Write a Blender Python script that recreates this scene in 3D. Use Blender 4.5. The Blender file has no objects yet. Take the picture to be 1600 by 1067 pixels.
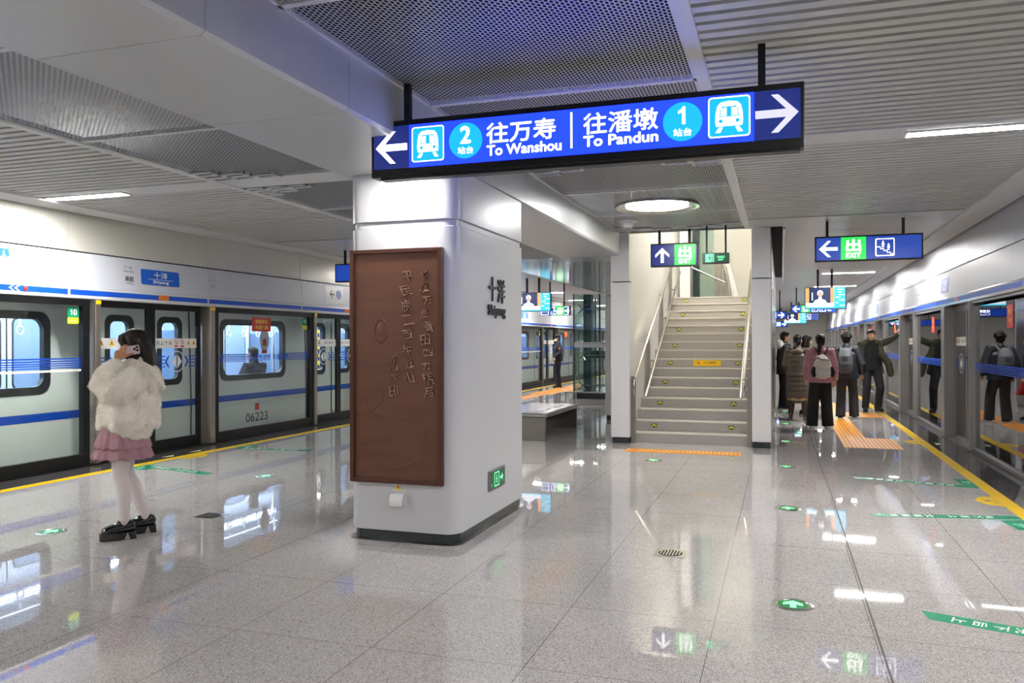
import bpy, math, random
from mathutils import Vector, Matrix
random.seed(7)
scene = bpy.context.scene
COL = scene.collection

# ------------------------------------------------------------------ camera
YAW, PIT, ROL = math.radians(18.389), math.radians(0.044), math.radians(-0.146)
fw = Vector((-math.sin(YAW) * math.cos(PIT), math.cos(YAW) * math.cos(PIT), math.sin(PIT)))
rt = Vector((math.cos(YAW), math.sin(YAW), 0))
up = rt.cross(fw)
rt, up = rt * math.cos(ROL) + up * math.sin(ROL), up * math.cos(ROL) - rt * math.sin(ROL)
cam = bpy.data.cameras.new('camera')
cam.sensor_width = 36.0
cam.lens = 36.0 * 1266.4 / 1600.0
cam.clip_end = 300
co = bpy.data.objects.new('camera', cam)
COL.objects.link(co)
mw = Matrix((rt, up, -fw)).transposed().to_4x4()
mw.translation = (0, 0, 1.55)
co.matrix_world = mw
scene.camera = co

# ------------------------------------------------------------------ world, exposure
world = bpy.data.worlds.new('world')
scene.world = world
world.use_nodes = True
world.node_tree.nodes['Background'].inputs[0].default_value = (0.9, 0.95, 1, 1)
world.node_tree.nodes['Background'].inputs[1].default_value = 0.15
vs = scene.view_settings
vs.view_transform = 'Standard'
vs.look = 'None'
vs.exposure = 0.2
vs.gamma = 1.0
vs.use_curve_mapping = False
LAMP = 260.0        # ceiling strip luminaires
ROUND = 45.0       # round luminaire above the stairs
SIGNK = 1.0        # back-lit signs
TRAINK = 24.0       # lamps inside the train


# ------------------------------------------------------------------ helpers
def srgb(c):
    if isinstance(c, str):
        c = tuple(int(c[i:i + 2], 16) / 255 for i in (0, 2, 4))
    return tuple(x / 12.92 if x <= 0.04045 else ((x + 0.055) / 1.055) ** 2.4 for x in c[:3])


def mat(name, col, rough=0.5, metal=0.0, spec=0.5, coat=0.0, noise=None, bump=None, aniso=0):
    """noise = (scale, amount[, stretch]) colour variation; bump = (scale, strength[, stretch])"""
    m = bpy.data.materials.new(name)
    m.use_nodes = True
    n, l = m.node_tree.nodes, m.node_tree.links
    b = n['Principled BSDF']
    c = srgb(col)
    b.inputs['Base Color'].default_value = (*c, 1)
    b.inputs['Roughness'].default_value = rough
    b.inputs['Metallic'].default_value = metal
    b.inputs['Specular IOR Level'].default_value = spec
    b.inputs['Coat Weight'].default_value = coat
    b.inputs['Coat Roughness'].default_value = 0.05
    if noise or bump:
        tc = n.new('ShaderNodeTexCoord')
    if noise:
        mp = n.new('ShaderNodeMapping')
        mp.inputs['Scale'].default_value = noise[2] if len(noise) > 2 else (1, 1, 1)
        l.new(tc.outputs['Object'], mp.inputs[0])
        t = n.new('ShaderNodeTexNoise')
        t.inputs['Scale'].default_value = noise[0]
        t.inputs['Detail'].default_value = 5
        l.new(mp.outputs[0], t.inputs['Vector'])
        r = n.new('ShaderNodeMapRange')
        r.inputs['From Min'].default_value = 0.3
        r.inputs['From Max'].default_value = 0.7
        r.inputs['To Min'].default_value = 1 - noise[1]
        r.inputs['To Max'].default_value = 1 + noise[1]
        l.new(t.outputs['Fac'], r.inputs['Value'])
        h = n.new('ShaderNodeVectorMath')
        h.operation = 'SCALE'
        h.inputs[0].default_value = c
        l.new(r.outputs[0], h.inputs['Scale'])
        l.new(h.outputs[0], b.inputs['Base Color'])
    if bump:
        mp = n.new('ShaderNodeMapping')
        mp.inputs['Scale'].default_value = bump[2] if len(bump) > 2 else (1, 1, 1)
        l.new(tc.outputs['Object'], mp.inputs[0])
        t = n.new('ShaderNodeTexNoise')
        t.inputs['Scale'].default_value = bump[0]
        t.inputs['Detail'].default_value = 4
        l.new(mp.outputs[0], t.inputs['Vector'])
        bp = n.new('ShaderNodeBump')
        bp.inputs['Strength'].default_value = bump[1]
        bp.inputs['Distance'].default_value = 0.01
        l.new(t.outputs['Fac'], bp.inputs['Height'])
        l.new(bp.outputs[0], b.inputs['Normal'])
    return m


def emat(name, col, k=1.0):
    m = bpy.data.materials.new(name)
    m.use_nodes = True
    b = m.node_tree.nodes['Principled BSDF']
    c = srgb(col)
    b.inputs['Base Color'].default_value = (*[x * 0.25 for x in c], 1)
    b.inputs['Roughness'].default_value = 0.25
    b.inputs['Emission Color'].default_value = (*c, 1)
    b.inputs['Emission Strength'].default_value = k
    return m


def glassmat(name, tint, f0, rough=0.0):
    """clear sheet with a view-angle reflection (Schlick), the same from either side"""
    m = bpy.data.materials.new(name)
    m.use_nodes = True
    n, l = m.node_tree.nodes, m.node_tree.links
    n.remove(n['Principled BSDF'])
    t = n.new('ShaderNodeBsdfTransparent')
    t.inputs[0].default_value = (*tint, 1)
    g = n.new('ShaderNodeBsdfGlossy')
    g.inputs['Roughness'].default_value = rough
    ge = n.new('ShaderNodeNewGeometry')
    d = n.new('ShaderNodeVectorMath')
    d.operation = 'DOT_PRODUCT'
    l.new(ge.outputs['Incoming'], d.inputs[0])
    l.new(ge.outputs['Normal'], d.inputs[1])
    x = d.outputs['Value']
    for op, v in (('ABSOLUTE', None), ('MULTIPLY_ADD', (-1, 1)), ('POWER', (5,)), ('MULTIPLY_ADD', (1 - f0, f0))):
        k = n.new('ShaderNodeMath')
        k.operation = op
        l.new(x, k.inputs[0])
        for i, q in enumerate(v or ()):
            k.inputs[i + 1].default_value = q
        x = k.outputs[0]
    mx = n.new('ShaderNodeMixShader')
    l.new(x, mx.inputs[0])
    l.new(t.outputs[0], mx.inputs[1])
    l.new(g.outputs[0], mx.inputs[2])
    l.new(mx.outputs[0], n['Material Output'].inputs[0])
    return m


def wloc(o):
    p = Vector((0, 0, 0))
    while o is not None:
        p += o.location
        o = o.parent
    return p


_tc = {}


def tmesh(body):
    """outline of a piece of writing in the default font, as flat mesh data (size 1, from the origin)"""
    if body not in _tc:
        c = bpy.data.curves.new('writing', 'FONT')
        c.body = body
        c.size = 1
        c.resolution_u = 3
        o = bpy.data.objects.new('writing', c)
        COL.objects.link(o)
        bpy.context.view_layer.update()
        me = bpy.data.meshes.new_from_object(o.evaluated_get(bpy.context.evaluated_depsgraph_get()))
        V = [(v.co.x, v.co.y) for v in me.vertices]
        F = [tuple(p.vertices) for p in me.polygons]
        bpy.data.objects.remove(o)
        bpy.data.curves.remove(c)
        bpy.data.meshes.remove(me)
        xs = [v[0] for v in V]
        ys = [v[1] for v in V]
        _tc[body] = (V, F, min(xs), max(xs), min(ys), max(ys))
    return _tc[body]


class Fr:
    """a flat frame: point(u, v, d) = o + u*ux + v*uy + d*n"""

    def __init__(s, o, ux, uy):
        s.o, s.ux, s.uy = Vector(o), Vector(ux), Vector(uy)
        s.n = s.ux.cross(s.uy)

    def __call__(s, u, v, d=0.0):
        return s.o + s.ux * u + s.uy * v + s.n * d


class MB:
    def __init__(s):
        s.v, s.f, s.m, s.c = [], [], [], 0

    def add(s, V, F):
        b = len(s.v)
        s.v += [tuple(p) for p in V]
        s.f += [tuple(i + b for i in q) for q in F]
        s.m += [s.c] * len(F)
        return s

    def box(s, x0, x1, y0, y1, z0, z1):
        V = [(x, y, z) for z in (z0, z1) for y in (y0, y1) for x in (x0, x1)]
        return s.add(V, [(0, 2, 3, 1), (4, 5, 7, 6), (0, 1, 5, 4), (1, 3, 7, 5), (3, 2, 6, 7), (2, 0, 4, 6)])

    def fbox(s, fr, u0, u1, v0, v1, d0, d1):
        V = [fr(u, v, d) for d in (d0, d1) for v in (v0, v1) for u in (u0, u1)]
        return s.add(V, [(0, 2, 3, 1), (4, 5, 7, 6), (0, 1, 5, 4), (1, 3, 7, 5), (3, 2, 6, 7), (2, 0, 4, 6)])

    def poly(s, fr, pts, d=0.0):
        return s.add([fr(u, v, d) for u, v in pts], [tuple(range(len(pts)))])

    def prism(s, fr, pts, d0, d1):
        n = len(pts)
        V = [fr(u, v, d0) for u, v in pts] + [fr(u, v, d1) for u, v in pts]
        F = [tuple(range(n - 1, -1, -1)), tuple(range(n, 2 * n))]
        F += [(i, (i + 1) % n, (i + 1) % n + n, i + n) for i in range(n)]
        return s.add(V, F)

    def ring(s, fr, outer, inner, d0, d1):
        """prism between two outlines with the same number of points"""
        n = len(outer)
        V = [fr(u, v, d) for d in (d0, d1) for L in (outer, inner) for u, v in L]
        F = []
        for i in range(n):
            j = (i + 1) % n
            F += [(2 * n + i, 2 * n + j, 3 * n + j, 3 * n + i), (j, i, n + i, n + j), (i, j, 2 * n + j, 2 * n + i), (n + j, n + i, 3 * n + i, 3 * n + j)]
        return s.add(V, F)

    def flatring(s, fr, outer, inner, d):
        n = len(outer)
        V = [fr(u, v, d) for L in (outer, inner) for u, v in L]
        return s.add(V, [(i, (i + 1) % n, n + (i + 1) % n, n + i) for i in range(n)])

    def text(s, fr, body, cu, cv, h=None, w=None, d=0.0, bold=0.0, rot=0):
        """writing centred on (cu, cv), fitted to height h and / or width w"""
        V, F, x0, x1, y0, y1 = tmesh(body)
        sy = (h / (y1 - y0)) if h else w / (x1 - x0)
        sx = w / (x1 - x0) if w else sy
        if not h:
            sy = sx
        offs = [(0, 0)] if not bold else [(0, 0), (bold, 0), (-bold, 0), (0, bold), (0, -bold), (bold * .7, bold * .7), (-bold * .7, -bold * .7)]
        for k, (ox, oy) in enumerate(offs):
            P = []
            for x, y in V:
                a, b = (x - (x0 + x1) / 2) * sx + ox, (y - (y0 + y1) / 2) * sy + oy
                if rot:
                    a, b = -a, -b
                P.append(fr(cu + a, cv + b, d + k * 0.00005))
            s.add(P, F)
        return s

    def tube(s, P, r, seg=10, caps=True, closed=False):
        """swept tube; r a number, a list, or a list of (rx, ry)"""
        P = [Vector(p) for p in P]
        n = len(P)
        R = r if isinstance(r, (list, tuple)) else [r] * n
        V, F = [], []
        t0 = None
        for i in range(n):
            if closed:
                t = P[(i + 1) % n] - P[i - 1]
            else:
                t = (P[min(i + 1, n - 1)] - P[max(i - 1, 0)])
            t.normalize()
            if t0 is None:
                a = Vector((1, 0, 0)) if abs(t.x) < 0.8 else Vector((0, 1, 0))
                a = (a - t * a.dot(t)).normalized()
            else:
                a = (a - t * a.dot(t)).normalized()
            t0 = t
            b = t.cross(a)
            rx, ry = R[i] if isinstance(R[i], (list, tuple)) else (R[i], R[i])
            for k in range(seg):
                q = 2 * math.pi * k / seg
                V.append(P[i] + a * math.cos(q) * rx + b * math.sin(q) * ry)
        m = n if closed else n - 1
        for i in range(m):
            for k in range(seg):
                k2 = (k + 1) % seg
                j = (i + 1) % n
                F.append((i * seg + k, i * seg + k2, j * seg + k2, j * seg + k))
        if caps and not closed:
            F.append(tuple(range(seg - 1, -1, -1)))
            F.append(tuple((n - 1) * seg + k for k in range(seg)))
        return s.add(V, F)

    def lathe(s, c, prof, seg=32, axis='z', caps=True):
        c = Vector(c)
        V, F = [], []
        for r, h in prof:
            for k in range(seg):
                q = 2 * math.pi * k / seg
                if axis == 'z':
                    V.append(c + Vector((r * math.cos(q), r * math.sin(q), h)))
                elif axis == 'y':
                    V.append(c + Vector((r * math.cos(q), h, r * math.sin(q))))
                else:
                    V.append(c + Vector((h, r * math.cos(q), r * math.sin(q))))
        for i in range(len(prof) - 1):
            for k in range(seg):
                k2 = (k + 1) % seg
                F.append((i * seg + k, i * seg + k2, (i + 1) * seg + k2, (i + 1) * seg + k))
        if caps:
            F.append(tuple(range(seg - 1, -1, -1)))
            F.append(tuple((len(prof) - 1) * seg + k for k in range(seg)))
        return s.add(V, F)

    def ball(s, c, r, seg=16, rings=10, rot=None):
        r = r if isinstance(r, (list, tuple)) else (r, r, r)
        V, F = [], []
        c = Vector(c)
        for i in range(1, rings):
            th = math.pi * i / rings
            for k in range(seg):
                ph = 2 * math.pi * k / seg
                p = Vector((r[0] * math.sin(th) * math.cos(ph), r[1] * math.sin(th) * math.sin(ph), r[2] * math.cos(th)))
                V.append(c + (rot @ p if rot else p))
        t, b = Vector((0, 0, r[2])), Vector((0, 0, -r[2]))
        V += [c + (rot @ t if rot else t), c + (rot @ b if rot else b)]
        n = len(V)
        for i in range(rings - 2):
            for k in range(seg):
                k2 = (k + 1) % seg
                F.append((i * seg + k, (i + 1) * seg + k, (i + 1) * seg + k2, i * seg + k2))
        for k in range(seg):
            k2 = (k + 1) % seg
            F.append((n - 2, k, k2))
            F.append((n - 1, (rings - 2) * seg + k2, (rings - 2) * seg + k))
        return s.add(V, F)

    def limb(s, P, R, seg=12, f0=False, f1=False):
        """closed round-ended limb for the figures"""
        P = [Vector(p) for p in P]
        R = [q if isinstance(q, (list, tuple)) else (q, q) for q in R]
        d0, d1 = (P[0] - P[1]).normalized(), (P[-1] - P[-2]).normalized()
        m0, m1 = min(R[0]), min(R[-1])
        Q = ([] if f0 else [P[0] + d0 * m0 * .95, P[0] + d0 * m0 * .7]) + P + ([] if f1 else [P[-1] + d1 * m1 * .7, P[-1] + d1 * m1 * .95])
        S = ([] if f0 else [tuple(x * .25 for x in R[0]), tuple(x * .72 for x in R[0])]) + R + ([] if f1 else [tuple(x * .72 for x in R[-1]), tuple(x * .25 for x in R[-1])])
        return s.tube(Q, S, seg)

    def loft(s, rings, close=True):
        n = len(rings[0])
        V = [p for r in rings for p in r]
        F = []
        for i in range(len(rings) - 1):
            for k in range(n if close else n - 1):
                k2 = (k + 1) % n
                F.append((i * n + k, i * n + k2, (i + 1) * n + k2, (i + 1) * n + k))
        return s.add(V, F)

    def build(s, name, mats, parent=None, at=None, smooth=False, bev=0.0, solid=0.0, ang=0.7):
        mats = mats if isinstance(mats, (list, tuple)) else [mats]
        off = wloc(parent) if parent is not None else Vector((0, 0, 0))
        loc = Vector(at) if at is not None else Vector((0, 0, 0))
        if parent is not None:
            loc = Vector((0, 0, 0))
        o3 = off + loc
        me = bpy.data.meshes.new(name)
        me.from_pydata([(x - o3.x, y - o3.y, z - o3.z) for x, y, z in s.v], [], s.f)
        for m in mats:
            me.materials.append(m)
        if len(mats) > 1:
            me.polygons.foreach_set('material_index', s.m)
        if smooth:
            me.polygons.foreach_set('use_smooth', [True] * len(me.polygons))
            me.set_sharp_from_angle(angle=ang)
        me.update()
        o = bpy.data.objects.new(name, me)
        COL.objects.link(o)
        o.location = loc
        if parent is not None:
            o.parent = parent
        if bev:
            q = o.modifiers.new('bevel', 'BEVEL')
            q.width = bev
            q.segments = 2
            q.limit_method = 'ANGLE'
        if solid:
            q = o.modifiers.new('solid', 'SOLIDIFY')
            q.thickness = solid
            q.offset = 0
        return o


def thing(name, label, cat, loc, group=None):
    o = bpy.data.objects.new(name, None)
    o.empty_display_size = 0.2
    COL.objects.link(o)
    o.location = loc
    return tag(o, label, cat, group)


def tag(o, label, cat, group=None):
    o['label'] = label
    o['category'] = cat
    if group:
        o['group'] = group
    return o


def struct(o, label=None, cat=None):
    o['kind'] = 'structure'
    if label:
        o['label'] = label
    if cat:
        o['category'] = cat
    return o


def copy_tree(o, parent=None):
    c = o.copy()
    COL.objects.link(c)
    c.parent = parent
    for ch in list(o.children):
        copy_tree(ch, c)
    return c


def rrect(u0, u1, v0, v1, r, n=5):
    """outline of a rectangle with rounded corners"""
    P = []
    for cx, cy, a in ((u1 - r, v0 + r, -90), (u1 - r, v1 - r, 0), (u0 + r, v1 - r, 90), (u0 + r, v0 + r, 180)):
        for k in range(n + 1):
            q = math.radians(a + 90 * k / n)
            P.append((cx + r * math.cos(q), cy + r * math.sin(q)))
    return P


def circ(cu, cv, r, n=32):
    return [(cu + r * math.cos(2 * math.pi * k / n), cv + r * math.sin(2 * math.pi * k / n)) for k in range(n)]


ORD = ['first', 'second', 'third', 'fourth', 'fifth', 'sixth', 'seventh', 'eighth', 'ninth', 'tenth', 'eleventh', 'twelfth']
V3 = Vector
ONE = [(-.02, -.5), (.16, -.5), (.16, .5), (.02, .5), (-.06, .36), (-.24, .26), (-.24, .1), (-.02, .2)]

# ------------------------------------------------------------------ materials
M = {}
M['white'] = mat('white_enamel_panel', 'd9d8d8', .2, spec=.5)
M['colw'] = mat('column_enamel', 'c9c9cc', .3, spec=.5)
M['cream'] = mat('cream_wall_panel', 'd8d6ce', .3)
M['wallp'] = mat('pale_upper_wall_panel', 'd6d4cc', .3, metal=.2)
M['alu'] = mat('satin_aluminium_wall', 'bfc1c8', .42, metal=.6, noise=(3, .03, (1, .2, 20)))
M['header'] = mat('white_header_panel', 'cfd2dc', .4)
M['ceilpan'] = mat('pale_ceiling_panel', 'c3c3c1', .3, metal=.3)
M['soffit'] = mat('glossy_soffit_panel', 'd8d8da', .1, metal=.25, spec=.8)
M['beam'] = mat('beam_panel', 'c2c4c6', .32, metal=.25)
M['baffle'] = mat('ceiling_baffle', 'c6c6c2', .4)
M['trimw'] = mat('white_trim', 'd6d7d8', .4)
M['black'] = mat('black_metal', '17181b', .35, metal=.3)
M['dark'] = mat('dark_void', '0b0c10', .9)
M['darkfr'] = mat('black_door_frame', '1d1e21', .3, metal=.4)
M['steel'] = mat('brushed_stainless', '9a9690', .28, metal=1, noise=(6, .06, (1, 1, 30)))
M['steelb'] = mat('bright_stainless', 'c9c7c3', .18, metal=1)
M['postr'] = mat('grey_door_post', '8f8d8c', .32, metal=.45)
M['postl'] = mat('champagne_door_post', 'a39a90', .3, metal=.8)
M['plinth'] = mat('dark_granite_plinth', '2b3132', .14, noise=(220, .35))
M['yel'] = mat('yellow_line', 'f2c418', .2)
M['yelsat'] = mat('tactile_yellow', 'f09a10', .45)
M['tacbase'] = mat('tactile_base', 'b97a22', .5)
M['green'] = mat('green_floor_sticker', '12956c', .2)
M['stwhite'] = mat('sticker_white', 'f0f0ee', .3)
M['blue'] = mat('blue_stripe', '0f52c8', .35)
M['bluepanel'] = mat('blue_name_plate', '1b62cf', .35)
M['palebl'] = mat('pale_blue_print', '8a9fe0', .4)
M['ink'] = mat('dark_ink', '23262c', .5)
M['greyink'] = mat('grey_ink', '8f929a', .5)
M['red'] = mat('red_sticker', 'd8392b', .4)
M['gold'] = mat('gold_print', 'f2c84a', .4)
M['orange'] = mat('orange_print', 'e07a2c', .4)
M['trainw'] = mat('train_body_paint', 'e8ede8', .3)
M['trainblk'] = mat('train_window_rubber', '2a2e30', .35)
M['trainin'] = mat('train_lining', 'cfd8e6', .4)
M['seatbl'] = mat('train_seat_blue', '5b7fae', .35)
M['bronze'] = mat('brown_bronze_relief', '6c4838', .36, metal=.4, noise=(2.2, .12, (1, 1, 6)), bump=(60, .08))
M['bronzed'] = mat('bronze_frame', '5a3a2f', .3, metal=.5)
M['bronzel'] = mat('bronze_raised_stroke', 'a98674', .18, metal=.85)
M['navy'] = emat('navy_sign_panel', '1d2c78', .9 * SIGNK)
M['bluesg'] = emat('bright_blue_sign_panel', '0818c0', 9.0 * SIGNK)
M['bluesm'] = emat('blue_sign_panel', '1b3f9e', 1.0 * SIGNK)
M['cyansg'] = emat('cyan_sign_panel', '1496e6', 1.6 * SIGNK)
M['whitesg'] = emat('white_sign_print', 'ffffff', 2.2 * SIGNK)
M['whitedim'] = emat('dim_white_sign_print', 'd8d8f4', .95 * SIGNK)
M['greensg'] = emat('green_sign_panel', '22d04a', 1.2 * SIGNK)
M['exitgr'] = emat('dark_green_exit_panel', '0a5a34', .55 * SIGNK)
M['exitlt'] = emat('lit_exit_print', '6cf0a8', 1.5 * SIGNK)
M['lampon'] = emat('lamp_diffuser', 'fffdf8', LAMP)
M['roundon'] = emat('round_lamp_diffuser', 'fffdfa', ROUND)
M['trainlamp'] = emat('train_lamp', 'e2ecff', TRAINK)
M['glassL'] = glassmat('door_glass', (.96, .985, .975), .03)
M['glassR'] = glassmat('tinted_door_glass', (.55, .57, .6), .33)
M['glassE'] = glassmat('green_lift_glass', (.84, .92, .9), .03)
M['glassW'] = glassmat('train_window_glass', (.9, .95, 1), .04)
M['skin'] = mat('skin', 'c99878', .5, noise=(20, .05))
M['hairb'] = mat('black_hair', '100d0c', .5, spec=.25, bump=(40, .5, (3, 3, .15)))
M['hairbr'] = mat('dark_brown_hair', '1c100c', .5, spec=.25, bump=(40, .6, (3, 3, .12)))
M['blackcl'] = mat('black_cloth', '15161a', .85, bump=(90, .25))
M['navycl'] = mat('navy_uniform_cloth', '141a2a', .8, bump=(90, .2))


def floor_material():
    m = bpy.data.materials.new('polished_speckled_granite')
    m.use_nodes = True
    n, l = m.node_tree.nodes, m.node_tree.links
    b = n['Principled BSDF']
    tc = n.new('ShaderNodeTexCoord')
    sx = n.new('ShaderNodeSeparateXYZ')
    l.new(tc.outputs['Object'], sx.inputs[0])

    def math_(op, a, b_=None, c=None):
        q = n.new('ShaderNodeMath')
        q.operation = op
        for i, z in enumerate((a, b_, c)):
            if z is None:
                continue
            if isinstance(z, (int, float)):
                q.inputs[i].default_value = z
            else:
                l.new(z, q.inputs[i])
        return q.outputs[0]

    def joint(src, off, pitch, hw):
        a = math_('ADD', src, -off)
        a = math_('DIVIDE', a, pitch)
        a = math_('FRACT', a)
        a = math_('SUBTRACT', a, .5)
        a = math_('ABSOLUTE', a)
        a = math_('MULTIPLY', a, -pitch)
        a = math_('ADD', a, pitch / 2)
        return math_('LESS_THAN', a, hw)

    jx = joint(sx.outputs[0], -1.985, .8145, .0022)
    jy = joint(sx.outputs[1], 4.615, .93, .0022)
    j = math_('MAXIMUM', jx, jy)
    d1 = math_('LESS_THAN', math_('ABSOLUTE', math_('ADD', sx.outputs[0], -.476)), .006)
    d2 = math_('LESS_THAN', math_('ABSOLUTE', math_('ADD', sx.outputs[0], 6.105)), .005)
    d = math_('MAXIMUM', d1, d2)
    # dark border outside the yellow lines
    e1 = math_('LESS_THAN', sx.outputs[0], -7.76)
    e2 = math_('GREATER_THAN', sx.outputs[0], 2.05)
    e = math_('MAXIMUM', e1, e2)
    # speckle
    vo = n.new('ShaderNodeTexVoronoi')
    vo.inputs['Scale'].default_value = 210
    l.new(tc.outputs['Object'], vo.inputs['Vector'])
    sp = n.new('ShaderNodeValToRGB')
    cr = sp.color_ramp
    cr.elements[0].position, cr.elements[0].color = 0.0, (*srgb('7a7472'), 1)
    cr.elements[1].position, cr.elements[1].color = 1.0, (*srgb('cac4c6'), 1)
    for p, c in ((.25, 'a39d99'), (.5, 'b3afae'), (.8, 'bdb9ba')):
        q = cr.elements.new(p)
        q.color = (*srgb(c), 1)
    sc = n.new('ShaderNodeSeparateColor')
    l.new(vo.outputs['Color'], sc.inputs[0])
    l.new(sc.outputs[0], sp.inputs[0])
    # tile to tile variation
    big = n.new('ShaderNodeTexNoise')
    big.inputs['Scale'].default_value = .9
    l.new(tc.outputs['Object'], big.inputs['Vector'])
    k = math_('MULTIPLY_ADD', big.outputs['Fac'], .3, .85)
    v = n.new('ShaderNodeVectorMath')
    v.operation = 'SCALE'
    l.new(sp.outputs[0], v.inputs[0])
    l.new(k, v.inputs['Scale'])

    def mix(f, a, c):
        q = n.new('ShaderNodeMix')
        q.data_type = 'RGBA'
        l.new(f, q.inputs[0])
        l.new(a, q.inputs[6])
        q.inputs[7].default_value = (*srgb(c), 1)
        return q.outputs[2]

    c = v.outputs[0]
    # darker granite strip keeps its speckle
    dk = n.new('ShaderNodeVectorMath')
    dk.operation = 'SCALE'
    dk.inputs['Scale'].default_value = .16
    l.new(c, dk.inputs[0])
    q = n.new('ShaderNodeMix')
    q.data_type = 'RGBA'
    l.new(e, q.inputs[0])
    l.new(c, q.inputs[6])
    l.new(dk.outputs[0], q.inputs[7])
    c = q.outputs[2]
    c = mix(j, c, '6f6a68')
    c = mix(d, c, '2c2b2b')
    l.new(c, b.inputs['Base Color'])
    rn = n.new('ShaderNodeTexNoise')
    rn.inputs['Scale'].default_value = 260
    l.new(tc.outputs['Object'], rn.inputs['Vector'])
    r = math_('MULTIPLY_ADD', rn.outputs['Fac'], .022, .012)
    r = math_('ADD', r, math_('MULTIPLY', d, .6))
    l.new(r, b.inputs['Roughness'])
    b.inputs['Specular IOR Level'].default_value = .8
    b.inputs['IOR'].default_value = 1.55
    return m


def mesh_material():
    """expanded-metal ceiling sheet: staggered hexagonal openings that really let you see through"""
    m = bpy.data.materials.new('expanded_metal_sheet')
    m.use_nodes = True
    n, l = m.node_tree.nodes, m.node_tree.links
    b = n['Principled BSDF']
    b.inputs['Base Color'].default_value = (*srgb('c4c5c8'), 1)
    b.inputs['Roughness'].default_value = .4
    b.inputs['Metallic'].default_value = .3
    tc = n.new('ShaderNodeTexCoord')
    sx = n.new('ShaderNodeSeparateXYZ')
    l.new(tc.outputs['Object'], sx.inputs[0])

    def M_(op, a, b_=None):
        q = n.new('ShaderNodeMath')
        q.operation = op
        for i, z in enumerate((a, b_)):
            if z is None:
                continue
            if isinstance(z, (int, float)):
                q.inputs[i].default_value = z
            else:
                l.new(z, q.inputs[i])
        return q.outputs[0]

    px, py = .046, .040

    def cell(ox, oy):
        a = M_('ABSOLUTE', M_('SUBTRACT', M_('FRACT', M_('ADD', M_('DIVIDE', sx.outputs[0], px), ox)), .5))
        c = M_('ABSOLUTE', M_('SUBTRACT', M_('FRACT', M_('ADD', M_('DIVIDE', sx.outputs[1], py), oy)), .5))
        # hexagon: |x| < .19 and |y| < .38 with cut corners
        h1 = M_('LESS_THAN', a, .2)
        h2 = M_('LESS_THAN', M_('ADD', M_('MULTIPLY', a, .9), c), .465)
        return M_('MULTIPLY', h1, h2)

    hole = M_('MAXIMUM', cell(0, 0), cell(.5, .5))
    t = n.new('ShaderNodeBsdfTransparent')
    mx = n.new('ShaderNodeMixShader')
    l.new(hole, mx.inputs[0])
    l.new(b.outputs[0], mx.inputs[1])
    l.new(t.outputs[0], mx.inputs[2])
    l.new(mx.outputs[0], n['Material Output'].inputs[0])
    return m


M['floor'] = floor_material()
M['mesh'] = mesh_material()

# ================================================================== the setting
XL, XR = -8.28, 2.52          # fronts of the two platform-edge screens
CZ = 3.2                      # ceiling
YB, YE = -5.0, 52.0           # ends of what is built

f = MB().box(-8.45, 2.75, YB, YE, -.2, 0).build('floor', M['floor'])
struct(f, 'polished speckled grey granite platform floor', 'floor')


# -- side walls: upper panels, header with the station strip, blue line
def side_wall(side):
    s = 1 if side == 'right' else -1
    xf = XR if s > 0 else XL
    up_ = xf + s * .08
    w = MB()
    m_up = M['alu'] if s > 0 else M['wallp']
    # upper panels with joints
    ys = [y for y in [YB] + [2.7 + 2.54 * k + (0 if s < 0 else .55) for k in range(-2, 20)] + [YE] if YB <= y <= YE]
    for a, b in zip(ys[:-1], ys[1:]):
        w.box(min(up_, up_ + s * .06), max(up_, up_ + s * .06), a + .003, b - .003, 2.705, 3.36)
    wall = w.build('wall_' + side, m_up, bev=.003)
    struct(wall, 'pale panelled wall above the %s platform doors' % side, 'wall')
    bk = MB().box(min(up_ + s * .06, up_ + s * .1), max(up_ + s * .06, up_ + s * .1), YB, YE, 2.1, 3.9).build('backing', M['dark'], wall)
    h = MB()
    for a, b in zip(ys[:-1], ys[1:]):
        fr = Fr((xf, a, 0), (0, 1, 0), (0, 0, 1))
        V = [(xf + s * .03, a + .002, 2.25), (xf + s * .03, b - .002, 2.25), (xf + s * .06, b - .002, 2.685), (xf + s * .06, a + .002, 2.685)]
        V2 = [(x + s * .05, y, z) for x, y, z in V]
        h.add(V + V2, [(0, 1, 2, 3), (7, 6, 5, 4), (0, 4, 5, 1), (1, 5, 6, 2), (2, 6, 7, 3), (3, 7, 4, 0)])
    h.build('header_panel', M['header'], wall)
    led = MB()
    led.box(min(xf - s * .01, xf + s * .12), max(xf - s * .01, xf + s * .12), YB, YE, 2.105, 2.245)
    led.build('ledge', M['trimw'] if s < 0 else M['steelb'], wall, bev=.01)
    st = MB()
    y = YB
    while y < YE:
        st.box(min(xf - s * .013, xf - s * .008), max(xf - s * .013, xf - s * .008), y + .02, min(YE, y + 2.52), 2.15, 2.215)
        y += 2.54
    st.build('blue_stripe', M['blue'], wall)
    og = MB()
    c0 = 9.3 if s < 0 else 13.72
    for k in range(-2, 8):
        yy = c0 + 5.08 * k
        if YB < yy < YE:
            og.box(min(xf - s * .016, xf - s * .009), max(xf - s * .016, xf - s * .009), yy - .1, yy + .1, 2.148, 2.217)
    og.build('orange_mark', M['orange'], wall)
    # sill under the screens
    q = MB().box(min(xf + s * .0, xf + s * .2), max(xf + s * .0, xf + s * .2), YB, YE, 0.0003, .02).build('trim_1' if s < 0 else 'trim_2', M['darkfr'] if s < 0 else M['steel'])
    struct(q, 'metal sill under the %s platform doors' % side, 'sill')
    return wall


WL = side_wall('left')
WR = side_wall('right')

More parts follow.
